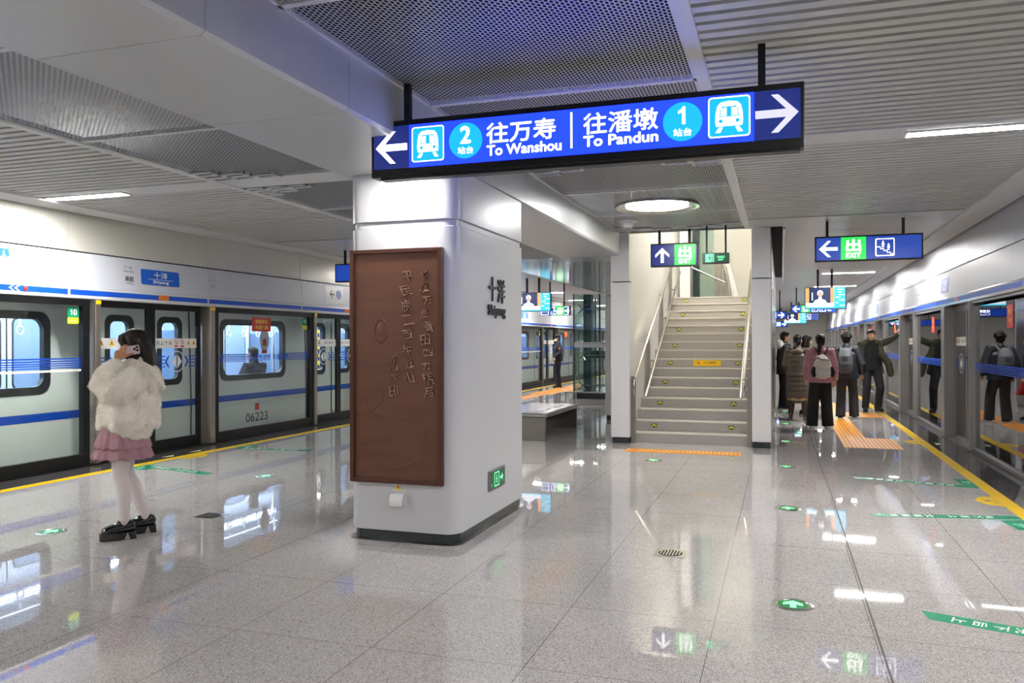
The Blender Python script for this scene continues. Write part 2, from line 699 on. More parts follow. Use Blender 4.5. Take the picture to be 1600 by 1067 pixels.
# -- ends of the hall
e = MB().box(-8.6, 2.8, YB - .1, YB, 0, 3.9).build('wall_back', M['cream'])
struct(e, 'plain pale end wall behind the viewer', 'wall')
e = MB().box(-8.6, 2.8, YE, YE + .1, 0, 3.9).build('wall_far', M['cream'])
struct(e, 'pale far end of the platform', 'wall')

# -- ceiling
ceil = MB().box(-12.2, 6.5, YB, 12.3, 3.85, 3.95).box(-12.2, -3.3, 12.3, YE, 3.85, 3.95).box(-.14, 6.5, 12.3, YE, 3.85, 3.95) \
    .box(-3.3, -.14, 22, YE, 3.85, 3.95).build('ceiling', M['dark'])
struct(ceil, 'suspended station ceiling of slats, metal mesh and flat panels', 'ceiling')
XB0, XB1 = -3.31, -2.34       # beam
BANDS = [(-2.65, -2.3), (2.25, 2.55), (6.9, 7.27)]


def slats(x0, x1, y0, y1):
    b = MB()
    y = y0
    while y + .09 <= y1:
        V = [(y, CZ), (y + .074, CZ), (y + .074, CZ + .03), (y + .012, CZ + .06), (y, CZ + .06)]
        fr = Fr((x0, 0, 0), (0, 1, 0), (0, 0, 1))
        b.prism(fr, V, 0, x1 - x0)
        y += .121
    return b


segs = [(-2.3, 2.25), (2.25, 6.9), (7.27, 11.45)]
for y0, y1 in segs:
    slats(-.42, 2.22, y0 + .02, y1).build('slat_field', M['baffle'], ceil)
    slats(-7.95, -5.54, y0 + .02, y1).build('slat_field', M['baffle'], ceil)
divs = [-2.3, -.2, 1.6, 3.42, 5.2, 6.9]
divs2 = [7.27, 8.83, 10.5, 12.0]
for L in (divs, divs2):
    for a, b in zip(L[:-1], L[1:]):
        for x0, x1 in ((XB1, -.5), (-5.46, XB0)):
            if x0 < -5 and L is divs2 and b > 12.1:
                continue
            MB().box(x0, x1, a + .018, b - .018, CZ + .004, CZ + .006).build('mesh_panel', M['mesh'], ceil)
            g = MB()
            for u0, u1, v0, v1 in ((x0, x1, a, a + .022), (x0, x1, b - .022, b), (x0, x0 + .02, a, b), (x1 - .02, x1, a, b)):
                g.box(u0, u1, v0, v1, CZ - .004, CZ + .03)
            g.build('mesh_frame', M['trimw'], ceil)
tr = MB()
tr.box(-.5, -.42, YB, 12.3, CZ - .012, CZ + .05)
tr.box(-5.54, -5.46, YB, 12.3, CZ - .012, CZ + .05)
tr.box(2.2, 2.565, YB, YE, CZ - .03, CZ + .05)
tr.box(-8.325, -7.93, YB, YE, CZ - .03, CZ + .05)
tr.box(2.2, 2.23, YB, YE, CZ + .06, CZ + .2)
tr.box(-7.96, -7.93, YB, YE, CZ + .06, CZ + .2)
tr.build('ceiling_trim', M['trimw'], ceil, bev=.006)
bd = MB()
for a, b in ((-2.65, -2.3), (6.9, 7.27)):
    for x0, x1 in ((-7.95, XB0), (XB1, 2.22)):
        bd.box(x0, x1, a, b, CZ, CZ + .03)
bd.box(-7.95, XB0, YB, -2.65, CZ, CZ + .03).box(XB1, 2.22, YB, -2.65, CZ, CZ + .03)
bd.build('cross_band', M['trimw'], ceil)
# flat panels further along
fp = MB()
for a, b in zip([11.47, 12.9, 15.2, 17.5, 19.8, 22.1, 26.5, 31, 36, 41, 46], [12.9, 15.2, 17.5, 19.8, 22.1, 26.5, 31, 36, 41, 46, YE]):
    fp.box(.02, 2.22, a + .004, b - .004, CZ, CZ + .03)
    x1 = -5.52 if a < 12 else -4.62
    fp.box(-7.95, x1, a + .004, b - .004, CZ, CZ + .03)
    if a >= 22:
        fp.box(-4.62, .02, a + .004, b - .004, CZ, CZ + .03)
fp.box(-.42, .02, 11.47, 12.24, CZ, CZ + .03)
fp.build('flat_panel', M['ceilpan'], ceil)
MB().box(.02, .06, 12.3, 24, CZ - .04, CZ + .2).build('edge_strip', M['steelb'], ceil)
MB().box(-.14, .02, 12.3, 24, CZ + .02, CZ + .3).build('dark_slot', M['dark'], ceil)
so = MB()
for a, b in ((12.32, 15.9), (15.9, 18.6), (18.6, 22)):
    so.box(-4.62, -2.5 if a < 15 else -3.3, a + .004, b - .004, 2.87, 2.9)
so.box(-4.64, -4.6, 12.32, 22, 2.87, 3.3).box(-4.62, -2.5, 12.3, 12.33, 2.87, 3.2).box(-4.62, -3.3, 21.97, 22, 2.87, 3.3)
so.build('low_soffit', M['soffit'], ceil)
# ventilation grilles in the mesh corners
gr, gv = MB(), MB()
for x, y, sx_, sy_ in ((-2.3, 7.3, 1, 1), (-.52, 7.3, -1, 1), (-.52, 11.95, -1, -1), (-2.3, 11.95, 1, -1), (-5.44, 6.85, 1, -1), (-5.44, 7.3, 1, 1)):
    n = 4
    for i in range(n):
        for j in range(n - i if (sx_ == 1 or True) else n):
            if i + j < 3:
                u0, v0 = x + sx_ * .26 * i, y + sy_ * .13 * j
                gv.box(min(u0, u0 + sx_ * .26), max(u0, u0 + sx_ * .26), min(v0, v0 + sy_ * .13), max(v0, v0 + sy_ * .13), CZ - .006, CZ - .002)
                for a in (0, .23):
                    gr.box(min(u0 + sx_ * a, u0 + sx_ * (a + .03)), max(u0 + sx_ * a, u0 + sx_ * (a + .03)), min(v0, v0 + sy_ * .13), max(v0, v0 + sy_ * .13), CZ - .02, CZ + .01)
                for a in (0, .1):
                    gr.box(min(u0, u0 + sx_ * .26), max(u0, u0 + sx_ * .26), min(v0 + sy_ * a, v0 + sy_ * (a + .025)), max(v0 + sy_ * a, v0 + sy_ * (a + .025)), CZ - .02, CZ + .01)
gr.build('corner_grille', M['trimw'], ceil)
gv.build('grille_void', M['dark'], ceil)

# -- beam over the column line
bm = MB()
for a, b in zip([YB, -.9, 2.88, 4.1, 7.5, 10.0], [-.9, 2.88, 4.1, 7.5, 10.0, 12.3]):
    a, b = a + .002, b - .002
    V = [(x, y, z) for y in (a, b) for x, z in ((XB0, CZ), (XB0, 2.89), (XB0 + .02, 2.87), (XB1 - .02, 2.87), (XB1, 2.89), (XB1, CZ))]
    bm.add(V, [(i, i + 1, i + 7, i + 6) for i in range(5)] + [(5, 4, 3, 2, 1, 0), (6, 7, 8, 9, 10, 11)])
beam = bm.build('ceiling_beam', M['beam'])
struct(beam, 'boxed ceiling beam running over the column', 'beam')

# -- the column
CX0, CX1, CY0, CY1 = -3.27, -2.33, 5.69, 7.41
frz = Fr((0, 0, 0), (1, 0, 0), (0, 1, 0))
cb = MB()
o1 = rrect(CX0, CX1, CY0, CY1, .13, 8)
o2 = rrect(CX0 + .018, CX1 - .018, CY0 + .018, CY1 - .018, .115, 8)
cb.prism(frz, o1, .085, 2.44)
cb.prism(frz, o2, 2.44, 2.492)
cb.prism(frz, o1, 2.492, 2.87)
col = cb.build('column', M['colw'], smooth=True, ang=.5, bev=.004)
struct(col, 'white rounded station column with a dark granite foot', 'column')
MB().prism(frz, rrect(CX0 + .022, CX1 - .022, CY0 + .022, CY1 - .022, .11, 8), 0, .085).build('plinth', M['plinth'], col, smooth=True, ang=.5)
MB().ring(frz, rrect(CX0 - .015, CX1 + .015, CY0 - .015, CY1 + .015, .14, 8), rrect(CX0 + .03, CX1 - .03, CY0 + .03, CY1 - .03, .1, 8), 0, .004).build('foot_strip', M['steel'], col)

# -- stairs between two side walls
SX0, SX1, SY = -2.2, -.41, 12.3
RIS, TRD = .1555, .327
LZ, LY = 16 * RIS, 12.5 + 15 * TRD
sw = MB()
sw.box(-2.49, SX0, SY, SY + .25, .09, 2.46).box(-2.49, SX0, SY, SY + .25, 2.475, CZ)
sw.box(-2.49, SX0 - .02, SY + .25, 19.5, .09, 6)
sw.box(-3.33, -2.49, 15.9, 22, .09, 2.46).box(-3.33, -2.49, 15.9, 22, 2.475, 3.3)
sl = sw.build('stair_wall', M['white'], bev=.006)
struct(sl, 'white wall closing the stairs on the left', 'wall')
MB().box(-2.47, SX0 - .01, SY + .02, SY + .26, 0, .09).box(-3.31, -2.5, 15.92, 21.9, 0, .09).build('plinth', M['plinth'], sl)
sw = MB()
sw.box(SX1, -.145, SY, SY + .25, .09, 2.46).box(SX1, -.145, SY, SY + .25, 2.475, CZ)
sw.box(SX1 + .02, -.145, SY + .25, 22, .09, 6)
sr = sw.build('stair_wall', M['white'], bev=.006)
struct(sr, 'white wall closing the stairs on the right', 'wall')
MB().box(SX1 + .01, -.16, SY + .02, 21.9, 0, .09).build('plinth', M['plinth'], sr)
MB().box(-.144, -.135, SY + .3, 21.9, .1, 3.1).build('steel_cladding', M['steelb'], sr)
sb = MB().box(-2.49, -.145, 20.0, 20.1, 0, 6.1).box(-2.49, -.145, SY + .3, 20.1, 6, 6.1).box(-2.49, -.145, SY, SY + .3, 3.95, 6.1)
# sloping soffit over the first flight
sb.add([(SX0, SY + .02, CZ), (SX1, SY + .02, CZ), (SX1, SY + .3, 3.98), (SX0, SY + .3, 3.98)], [(0, 1, 2, 3)])
sbo = sb.build('stair_wall', M['cream'])
struct(sbo, 'cream wall at the head of the stairs', 'wall')
stm = mat('stair_granite', 'a19d98', .35, noise=(160, .3))
s = MB()
for k in range(16):
    y0 = 12.5 + k * TRD
    s.box(SX0 - .02, SX1 + .02, y0, 20 if k == 15 else y0 + TRD + .02, 0 if k == 0 else (k - .5) * RIS, (k + 1) * RIS - .001)
stairs = thing('staircase', 'grey granite staircase with steel handrails climbing between white walls', 'stairs', (-1.3, 12.5, 0))
s.build('steps', stm, stairs)
nz = MB()
for k in range(16):
    y0 = 12.5 + k * TRD
    nz.box(SX0 + .03, SX1 - .03, y0 - .012, y0 + .05, (k + 1) * RIS - .018, (k + 1) * RIS + .003)
nz.build('nosing', mat('stair_nosing', 'c9c5ba', .35), stairs)
AM = [mat('arrow_olive', '55591f', .4), mat('arrow_lime', 'e2ea62', .4)]
for k in range(1, 16, 2):
    y0 = 12.5 + k * TRD - .002
    for x in (-1.905, -.73):
        fr = Fr((x, y0, (k + .5) * RIS), (1, 0, 0), (0, 0, 1))
        ar = MB()
        ar.prism(fr, [(-.05, -.03), (.05, -.03), (.05, .01), (.03, .03), (-.03, .03), (-.05, .01)], 0, .003)
        ar.c = 1
        ar.prism(fr, [(-.04, -.022), (0, .002), (.04, -.022), (.04, -.004), (0, .024), (-.04, -.004)], .003, .004)
        ar.build('arrow_sticker', AM, stairs)
y0 = 12.5 + 7 * TRD - .003
cs = MB()
fr = Fr((-1.26, y0, 7.5 * RIS), (1, 0, 0), (0, 0, 1))
cs.prism(fr, rrect(-.24, .24, -.052, .052, .006, 2), 0, .003)
cs.c = 1
cs.text(fr, '小心台阶', .05, .012, h=.036, w=.22, d=.004, bold=.001).text(fr, 'Mind the step', .05, -.028, h=.012, d=.004)
cs.c = 2
cs.prism(fr, [(-.16, -.02), (-.14, -.02), (-.125, .012), (-.14, .032), (-.165, .012)], .003, .004)
cs.build('caution_sticker', [M['yel'], M['ink'], M['red']], stairs)


def rail_y(y, hgt):
    return (y - 12.5) / TRD * RIS + RIS + hgt


for side, xs in (('left', -2.12), ('right', -.52)):
    sg = 1 if side == 'left' else -1
    t = MB()
    ya, yb = 12.34, LY + .1
    za, zb = rail_y(ya, .93), rail_y(yb, .93)
    t.tube([(xs, ya - .03, za - .26), (xs, ya - .07, za - .2), (xs, ya - .07, za - .06), (xs, ya - .02, za), (xs, yb, zb)] + ([(xs - .02, yb + .5, zb)] if side == 'right' else []), .022, 12)
    ya2 = 12.85
    t.tube([(xs + sg * .075, ya2, rail_y(ya2, .36)), (xs + sg * .075, yb, rail_y(yb, .5))], .021, 12)
    t.build('handrail', M['steelb'], stairs, smooth=True)
    xo = -2.16 if side == 'left' else -.45
    MB().box(xo - .035, xo + .035, 12.4, 12.44, 0, 1.02).build('rail_post', M['steel'], stairs)
    for k in (4, 9, 13):
        y0 = 12.5 + k * TRD + .1
        p = MB()
        p.box(xo - .01 - .025, xo - .01 + .025, y0, y0 + .12, (k + 1) * RIS, rail_y(y0, .86))
        p.tube([(xo, y0 + .06, rail_y(y0, .8)), (xs, y0 + .06, rail_y(y0 + .06, .9))], .01, 8)
        p.tube([(xo, y0 + .06, rail_y(y0, .38)), (xs + sg * .075, y0 + .06, rail_y(y0 + .06, .4))], .01, 8)
        p.build('rail_post', M['steel'], stairs)
# landing balustrade of the next flight
bt = MB()
bt.box(-2.18, -1.95, 18.6, 18.7, LZ, 4.4)
bt.build('newel', M['white'], stairs)
MB().box(-1.95, -1.8, 19.2, 19.3, LZ, 4.6).build('glass_edge_post', mat('dark_teal_frame', '1e3638', .3), stairs)
MB().box(-1.8, -1.48, 19.3, 19.32, LZ, 4.6).build('balustrade_glass', M['glassE'], stairs)
w = MB()
for x in (-1.47, -1.37, -1.27):
    w.box(x, x + .085, 19.25, 19.35, LZ, 3.5 - (x + 1.47) * 1.2)
w.build('steel_panel', M['steel'], stairs)
w = MB()
w.tube([(-1.5, 18.9, 3.62), (-1.3, 18.9, 3.42), (-1.16, 18.9, 3.05), (-1.08, 18.9, LZ)], .03, 10)
w.tube([(-1.95, 18.9, 3.25), (-1.6, 18.9, 3.08), (-1.2, 18.9, 2.88)], .022, 10)
w.tube([(-1.95, 18.9, 3.5), (-1.86, 18.9, 3.38)], .03, 10)
w.build('landing_rail', M['steelb'], stairs, smooth=True)
MB().prism(Fr((0, 19.1, 0), (1, 0, 0), (0, 0, 1)), [(-1.2, 3.35), (-1.12, 3.35), (-.9, LZ), (-1.02, LZ)], 0, .05).build('white_stringer', M['white'], stairs)

# ================================================================== lamps
def strip_lamp(x0, x1, y, label):
    t = thing('strip_lamp', label, 'ceiling light', ((x0 + x1) / 2, y, CZ), 'strip lights in the ceiling')
    MB().box(x0, x1, y - .065, y + .065, CZ - .012, CZ + .04).build('diffuser', M['lampon'], t)
    h = MB()
    for u0, u1, v0, v1 in ((x0 - .03, x1 + .03, y - .085, y - .066), (x0 - .03, x1 + .03, y + .066, y + .085), (x0 - .03, x0 - .001, y - .066, y + .066), (x1 + .001, x1 + .03, y - .066, y + .066)):
        h.box(u0, u1, v0, v1, CZ - .018, CZ - .001)
    h.build('frame', M['trimw'], t)


for k, y in enumerate((-2.5, 2.4, 7.1, 16.4, 21.0, 26.0, 31.0, 36.0, 41.0, 46.0)):  # the row over the viewer is unseen, added to help light the platform
    n = ('behind the viewer', 'added unseen overhead of the viewer', 'between the nearest slat fields')[k] if k < 3 else '%s row in the flat panels' % ORD[k - 3]
    strip_lamp(.95, 2.1, y, 'white strip light beside the right wall, ' + n)
    strip_lamp(-7.9, -6.83, y, 'white strip light beside the left wall, ' + n)
t = thing('round_lamp', 'large round white ceiling light in the mesh before the stairs', 'ceiling light', (-1.42, 9.82, CZ))
MB().lathe((-1.42, 9.82, 0), [(.37, CZ - .02), (.37, CZ + .002)], 48).build('diffuser', M['roundon'], t)
MB().lathe((-1.42, 9.82, 0), [(.47, CZ - .03), (.5, CZ - .035), (.5, CZ + .002), (.42, CZ + .002), (.42, CZ - .01), (.47, CZ - .03)], 48, caps=False).build('rim', M['steelb'], t, smooth=True)
MB().lathe((-1.42, 9.82, 0), [(.42, CZ + .0), (.375, CZ + .0)], 48, caps=False).build('shadow_gap', M['dark'], t)
for k, (x, y) in enumerate(((-1.42, 1.2), (-1.42, 4.2), (-4.4, 1.2))):
    pass
# lamp in the stair shaft and a downlight in the beam
t = thing('strip_lamp', 'strip light high in the stair shaft over the landing', 'ceiling light', (-1.3, 16, 5.95))
MB().box(-1.9, -.7, 15.4, 15.7, 5.93, 5.99).build('diffuser', emat('shaft_lamp_diffuser', 'fff8e6', 210), t)
MB().box(-1.95, -.65, 15.36, 15.74, 5.985, 6.0).build('frame', M['trimw'], t)
t = thing('downlight', 'small round downlight in the beam in front of the column', 'ceiling light', (-2.72, 5.42, 2.87))
MB().lathe((-2.72, 5.42, 0), [(.06, 2.862), (.06, 2.869)], 24).build('diffuser', emat('downlight_diffuser', 'fffdf8', 420), t)
MB().lathe((-2.72, 5.42, 0), [(.06, 2.86), (.08, 2.858), (.08, 2.869), (.06, 2.869)], 24, caps=False).build('rim', M['steelb'], t)

t = thing('smoke_detector', 'white round smoke detector on the mesh ceiling before the stairs', 'smoke detector', (-1.98, 10.95, CZ))
MB().lathe((-1.98, 10.95, 0), [(.13, CZ + .002), (.13, CZ - .02), (.085, CZ - .04), (.075, CZ - .075), (.06, CZ - .1), (.0, CZ - .105)], 28).build('housing', M['white'], t, smooth=True)
MB().lathe((-1.98, 10.95, 0), [(.135, CZ + .003), (.135, CZ - .008)], 28).build('mount', M['trimw'], t)

# ================================================================== hanging signs
NOHOLE = None


def arrow_pts(s, di):
    """thick arrow, s = half height; di: 'l','r','u'"""
    P = [(-1, 0), (-.05, .95), (.3, .95), (-.42, .2), (1.05, .2), (1.05, -.2), (-.42, -.2), (.3, -.95), (-.05, -.95)]
    if di == 'r':
        P = [(-x, -y) for x, y in P]
    if di == 'u':
        P = [(y, -x) for x, y in P]
    return [(x * s, y * s) for x, y in P]


def draw_arrow(b, fr, u, v, s, di, d):
    b.prism(fr, [(u + x, v + y) for x, y in arrow_pts(s, di)], d, d + .0015)


def draw_train(b, fr, u, v, s, d, cw, cb):
    """metro pictogram inside a white-edged square"""
    b.c = cb
    b.prism(fr, rrect(u - s, u + s, v - s, v + s, .16 * s), d, d + .001)
    b.c = cw
    b.flatring(fr, rrect(u - s, u + s, v - s, v + s, .16 * s), rrect(u - .94 * s, u + .94 * s, v - .94 * s, v + .94 * s, .13 * s), d + .0015)
    body = [(-.62, -.45), (.62, -.45), (.66, -.2), (.64, .2), (.56, .55), (.4, .72), (0, .78), (-.4, .72), (-.56, .55), (-.64, .2), (-.66, -.2)]
    b.poly(fr, [(u + x * s, v + y * s) for x, y in body], d + .002)
    b.c = cb
    win = [(-.47, .0), (.47, .0), (.43, .4), (.33, .52), (-.33, .52), (-.43, .4)]
    b.poly(fr, [(u + x * s, v + y * s) for x, y in win], d + .0026)
    b.c = cw
    for sx_ in (-1, 1):
        b.poly(fr, [(u + sx_ * x * s, v + y * s) for x, y in ((.12, .05), (.41, .05), (.38, .42), (.12, .46))][::sx_], d + .0032)
    b.c = cb
    for sx_ in (-1, 1):
        b.poly(fr, [(u + sx_ * .4 * s + x, v - .2 * s + y) for x, y in circ(0, 0, .1 * s, 14)], d + .0026)
    b.c = cw
    for sx_ in (-1, 1):
        b.poly(fr, [(u + sx_ * x * s, v + y * s) for x, y in ((.3, -.5), (.48, -.5), (.66, -.76), (.42, -.76))][::sx_], d + .002)


def draw_exit(b, fr, u, v, w, h, d, cw, cg):
    """green EXIT square"""
    b.c = cg
    b.prism(fr, [(u - w, v - h), (u + w, v - h), (u + w, v + h), (u - w, v + h)], d, d + .001)
    b.c = cw
    b.text(fr, '出', u, v + .26 * h, h=h * 1.05, w=w * 1.15, d=d + .002, bold=h * .045)
    b.text(fr, 'EXIT', u, v - .62 * h, h=h * .42, w=w * 1.15, d=d + .002, bold=h * .02)


def draw_man(b, fr, u, v, s, d):
    b.poly(fr, circ(u, v + .8 * s, .16 * s, 12), d)
    b.poly(fr, [(u + x * s, v + y * s) for x, y in ((-.16, .56), (.16, .56), (.3, .1), (.2, .06), (.12, .3), (.2, -.5), (.06, -.5), (0, -.05), (-.1, -.5), (-.24, -.5), (-.12, .3), (-.22, .06), (-.3, .12))], d)


def draw_stairs(b, fr, u, v, s, d, cw, cb):
    b.c = cw
    b.flatring(fr, rrect(u - s, u + s, v - s, v + s, .15 * s), rrect(u - .9 * s, u + .9 * s, v - .9 * s, v + .9 * s, .1 * s), d)
    P = [(-.85, .1), (-.5, .1), (-.5, -.12), (-.15, -.12), (-.15, -.34), (.2, -.34), (.2, -.56), (.55, -.56), (.55, -.75), (.85, -.75)]
    low = [(x, y - .09) for x, y in P]
    for (a, c_) in zip(range(len(P) - 1), range(1, len(P))):
        x0, y0 = P[a]
        x1, y1 = P[c_]
        b.poly(fr, [(u + min(x0, x1) * s, v + (min(y0, y1) - .09) * s), (u + (max(x0, x1) + .04) * s, v + (min(y0, y1) - .09) * s), (u + (max(x0, x1) + .04) * s, v + max(y0, y1) * s), (u + min(x0, x1) * s, v + max(y0, y1) * s)], d + .0004 * (a % 2))
    draw_man(b, fr, u - .2 * s, v + .25 * s, .5 * s, d + .001)
    draw_man(b, fr, u + .38 * s, v - .08 * s, .5 * s, d + .001)


def hanging_sign(name, label, cat, x0, x1, y, z0, z1, rods, draw, mats, th=.1, group=None, ang=0.0, rodr=.018, topz=CZ, both=True):
    t = thing(name, label, cat, ((x0 + x1) / 2, y, z0), group)
    MB().box(x0, x1, y, y + th, z0, z1).build('housing', M['black'], t, bev=.006)
    w, h = x1 - x0, z1 - z0
    faces = [Fr((x0, y - .001, z0), (1, 0, 0), (0, 0, 1))]
    if both:
        faces.append(Fr((x1, y + th + .001, z0), (-1, 0, 0), (0, 0, 1)))
    for fr in faces:
        b = MB()
        draw(b, fr, w, h)
        b.build('face', mats, t)
    for x in rods:
        MB().box(x - rodr, x + rodr, y + th / 2 - rodr, y + th / 2 + rodr, z1 - .01, topz).build('rod', M['black'], t)
    return t


def big_face(b, fr, w, h):
    b.c = 0
    b.prism(fr, [(.02, .05), (.27, .05), (.27, h - .035), (.02, h - .035)], 0, .001)
    b.prism(fr, [(2.36, .05), (w - .02, .05), (w - .02, h - .035), (2.36, h - .035)], 0, .001)
    b.c = 1
    b.prism(fr, [(.27, .05), (2.36, .05), (2.36, h - .035), (.27, h - .035)], 0, .001)
    m = .19
    b.c = 3
    draw_arrow(b, fr, .143, m - .005, .107, 'l', .002)
    b.c = 5
    draw_arrow(b, fr, 2.482, m, .11, 'r', .002)
    draw_train(b, fr, .399, m, .11, .002, 3, 2)
    draw_train(b, fr, 2.227, m + .005, .113, .002, 3, 2)
    for u, dg in ((.653, '2'), (1.972, '1')):
        b.c = 2
        b.prism(fr, circ(u, m, .11, 40), .002, .003)
        b.c = 3
        if dg == '1':
            b.poly(fr, [(u + x * .1, m + .035 + y * .1) for x, y in ONE], .004)
        else:
            b.text(fr, dg, u, m + .035, h=.1, d=.004, bold=.0045)
        b.text(fr, '站台', u, m - .06, h=.042, w=.1, d=.004, bold=.001)
    b.text(fr, '往万寿', 1.01, m + .03, h=.122, w=.435, d=.003, bold=.0024)
    b.text(fr, 'To Wanshou', 1.028, m - .075, h=.06, w=.468, d=.003, bold=.0026)
    b.text(fr, '往潘墩', 1.616, m + .034, h=.122, w=.434, d=.003, bold=.002)
    b.text(fr, 'To Pandun', 1.616, m - .068, h=.06, w=.434, d=.003, bold=.0026)
    b.poly(fr, [(1.319, m - .1), (1.331, m - .1), (1.331, m + .112), (1.319, m + .112)], .003)


SGM = [M['navy'], M['bluesg'], M['cyansg'], M['whitesg'], M['greensg'], M['whitedim']]
hs = hanging_sign('direction_sign', 'long hanging blue sign pointing to platforms two and one', 'sign', -2.5, .122, 4.66, 2.605, 2.96, (-2.265, -.1), big_face, SGM, th=.11, rodr=.02)
MB().box(-2.44, .1, 4.675, 4.755, 2.59, 2.604).build('bottom_rail', M['black'], hs)


def exit_up(b, fr, w, h):
    b.c = 0
    b.prism(fr, [(.02, .02), (w - .02, .02), (w - .02, h - .02), (.02, h - .02)], 0, .001)
    b.c = 3
    draw_arrow(b, fr, .17, h / 2, .105, 'u', .002)
    draw_exit(b, fr, w - .19, h / 2, .15, h / 2 - .02, .002, 3, 4)


hanging_sign('exit_sign', 'hanging sign with an up arrow and green EXIT square over the stairs', 'sign', -1.815, -1.13, 11.9, 2.64, 2.98, (-1.69, -1.26), exit_up, SGM)


def exit_small(b, fr, w, h):
    b.c = 0
    b.prism(fr, [(.005, .025), (w - .005, .025), (w - .005, h - .01), (.005, h - .01)], 0, .001)
    b.c = 1
    u, v, s_ = .1, h / 2 + .008, .058
    b.poly(fr, [(u - s_, v - s_), (u + s_, v - s_), (u + s_, v + s_), (u - s_, v + s_)], .002)
    b.c = 0
    draw_man(b, fr, u, v - .01, .05, .003)
    b.poly(fr, [(u + .03, v - s_), (u + .042, v - s_), (u + .042, v + s_ - .01), (u + .03, v + s_ - .01)], .003)
    b.c = 1
    b.text(fr, '安全出口', .255, h / 2 + .022, h=.03, w=.1, d=.003, bold=.001).text(fr, 'EXIT', .255, h / 2 - .018, h=.026, w=.07, d=.003, bold=.001)


hanging_sign('exit_sign', 'small dark green running man exit sign hung right of the stair arrow sign', 'sign', -1.06, -.69, 11.75, 2.645, 2.8, (-1.0, -.74), exit_small, [M['exitgr'], M['exitlt']], th=.025, rodr=.013)


def exit_left(b, fr, w, h, pict=True, text=False):
    b.c = 0
    b.prism(fr, [(.02, .02), (w - .02, .02), (w - .02, h - .02), (.02, h - .02)], 0, .001)
    b.c = 3
    draw_arrow(b, fr, .17, h / 2, .115, 'l', .002)
    draw_exit(b, fr, .49, h / 2, .158, h / 2 - .02, .002, 3, 4)
    if pict:
        draw_stairs(b, fr, w * .655, h / 2, .118, .002, 3, 0)


SGM2 = [M['bluesm']] + SGM[1:]
hanging_sign('exit_sign', 'hanging blue sign with left arrow, green EXIT and stair pictogram', 'sign', .44, 1.785, 11.9, 2.64, 2.985, (.6, 1.55), exit_left, SGM2)


def exit_far(b, fr, w, h):
    b.c = 0
    b.prism(fr, [(.02, .02), (w - .02, .02), (w - .02, h - .02), (.02, h - .02)], 0, .001)
    b.c = 3
    draw_arrow(b, fr, .16, h / 2, .1, 'l', .002)
    draw_exit(b, fr, .43, h / 2, .13, h / 2 - .02, .002, 3, 4)
    b.c = 3
    for u in (.7, .92):
        b.flatring(fr, rrect(u - .09, u + .09, h / 2 - .09, h / 2 + .09, .02), rrect(u - .075, u + .075, h / 2 - .075, h / 2 + .075, .015), .002)
        draw_man(b, fr, u - .02, h / 2 - .01, .06, .003)
    b.text(fr, '换乘 出口', w - .19, h / 2 + .03, h=.06, w=.26, d=.002).text(fr, 'Exit', w - .19, h / 2 - .05, h=.045, d=.002)


hanging_sign('exit_sign', 'distant hanging left arrow exit sign behind the video screen', 'sign', .27, 1.58, 26.4, 2.42, 2.67, (.44, 1.4), exit_far, SGM2)
hanging_sign('exit_sign', 'farthest hanging left arrow exit sign down the right platform', 'sign', .29, 1.6, 39, 2.5, 2.82, (.5, 1.4), exit_left, SGM2)


def right_face(b, fr, w, h):
    b.c = 0
    b.prism(fr, [(.02, .02), (w - .02, .02), (w - .02, h - .02), (.02, h - .02)], 0, .001)
    b.c = 3
    draw_arrow(b, fr, w - .17, h / 2, .1, 'r', .002)
    draw_train(b, fr, w - .43, h / 2, .1, .002, 3, 2)
    b.c = 3
    b.text(fr, '往潘墩', w - .85, h / 2 + .04, h=.09, d=.002, bold=.003).text(fr, 'To Pandun', w - .85, h / 2 - .06, h=.05, d=.002)


hanging_sign('direction_sign', 'distant hanging right arrow sign near the right wall of the stairs', 'sign', -1.35, .17, 27.6, 2.27, 2.53, (-1.1, -.05), right_face, SGM2)
hanging_sign('direction_sign', 'farthest hanging blue platform sign beyond the stairs', 'sign', -1.9, .3, 42, 2.25, 2.55, (-1.4, 0), right_face, SGM2)
hanging_sign('direction_sign', 'hanging blue sign whose end shows left of the column', 'sign', -7.6, -6.55, 12.8, 2.63, 2.955, (-7.42, -6.7), lambda b, fr, w, h: b.prism(fr, [(.02, .02), (w - .02, .02), (w - .02, h - .02), (.02, h - .02)], 0, .001), SGM2)


def facil_face(b, fr, w, h):
    b.c = 0
    b.prism(fr, [(.01, .01), (w - .01, .01), (w - .01, h - .01), (.01, h - .01)], 0, .001)
    b.c = 3
    for i, u in enumerate((.12, .4, .68)):
        b.flatring(fr, rrect(u - .11, u + .11, h / 2 - .11, h / 2 + .11, .02), rrect(u - .095, u + .095, h / 2 - .095, h / 2 + .095, .015), .002)
        if i == 1:
            b.poly(fr, circ(u - .02, h / 2 + .065, .018, 12), .003)
            b.poly(fr, [(u - .035, h / 2 + .04), (u - .01, h / 2 + .04), (u, h / 2), (u + .04, h / 2), (u + .065, h / 2 - .06), (u + .045, h / 2 - .07), (u + .025, h / 2 - .02), (u - .025, h / 2 - .02)], .003)
            b.flatring(fr, circ(u - .005, h / 2 - .04, .05, 20), circ(u - .005, h / 2 - .04, .036, 20), .0025)
        else:
            for dx in (-.055, 0, .055):
                draw_man(b, fr, u + dx, h / 2 - .02, .045, .003)
    draw_exit(b, fr, w - .28, h / 2, .13, h / 2 - .01, .002, 3, 4)
    b.c = 3
    draw_arrow(b, fr, w - .08, h / 2, .06, 'r', .002)


hanging_sign('facility_sign', 'hanging blue sign with wheelchair and lift pictograms by the glass lift', 'sign', -6.25, -5.42, 21.3, 2.27, 2.53, (-6.0, -5.6), facil_face, SGM2)

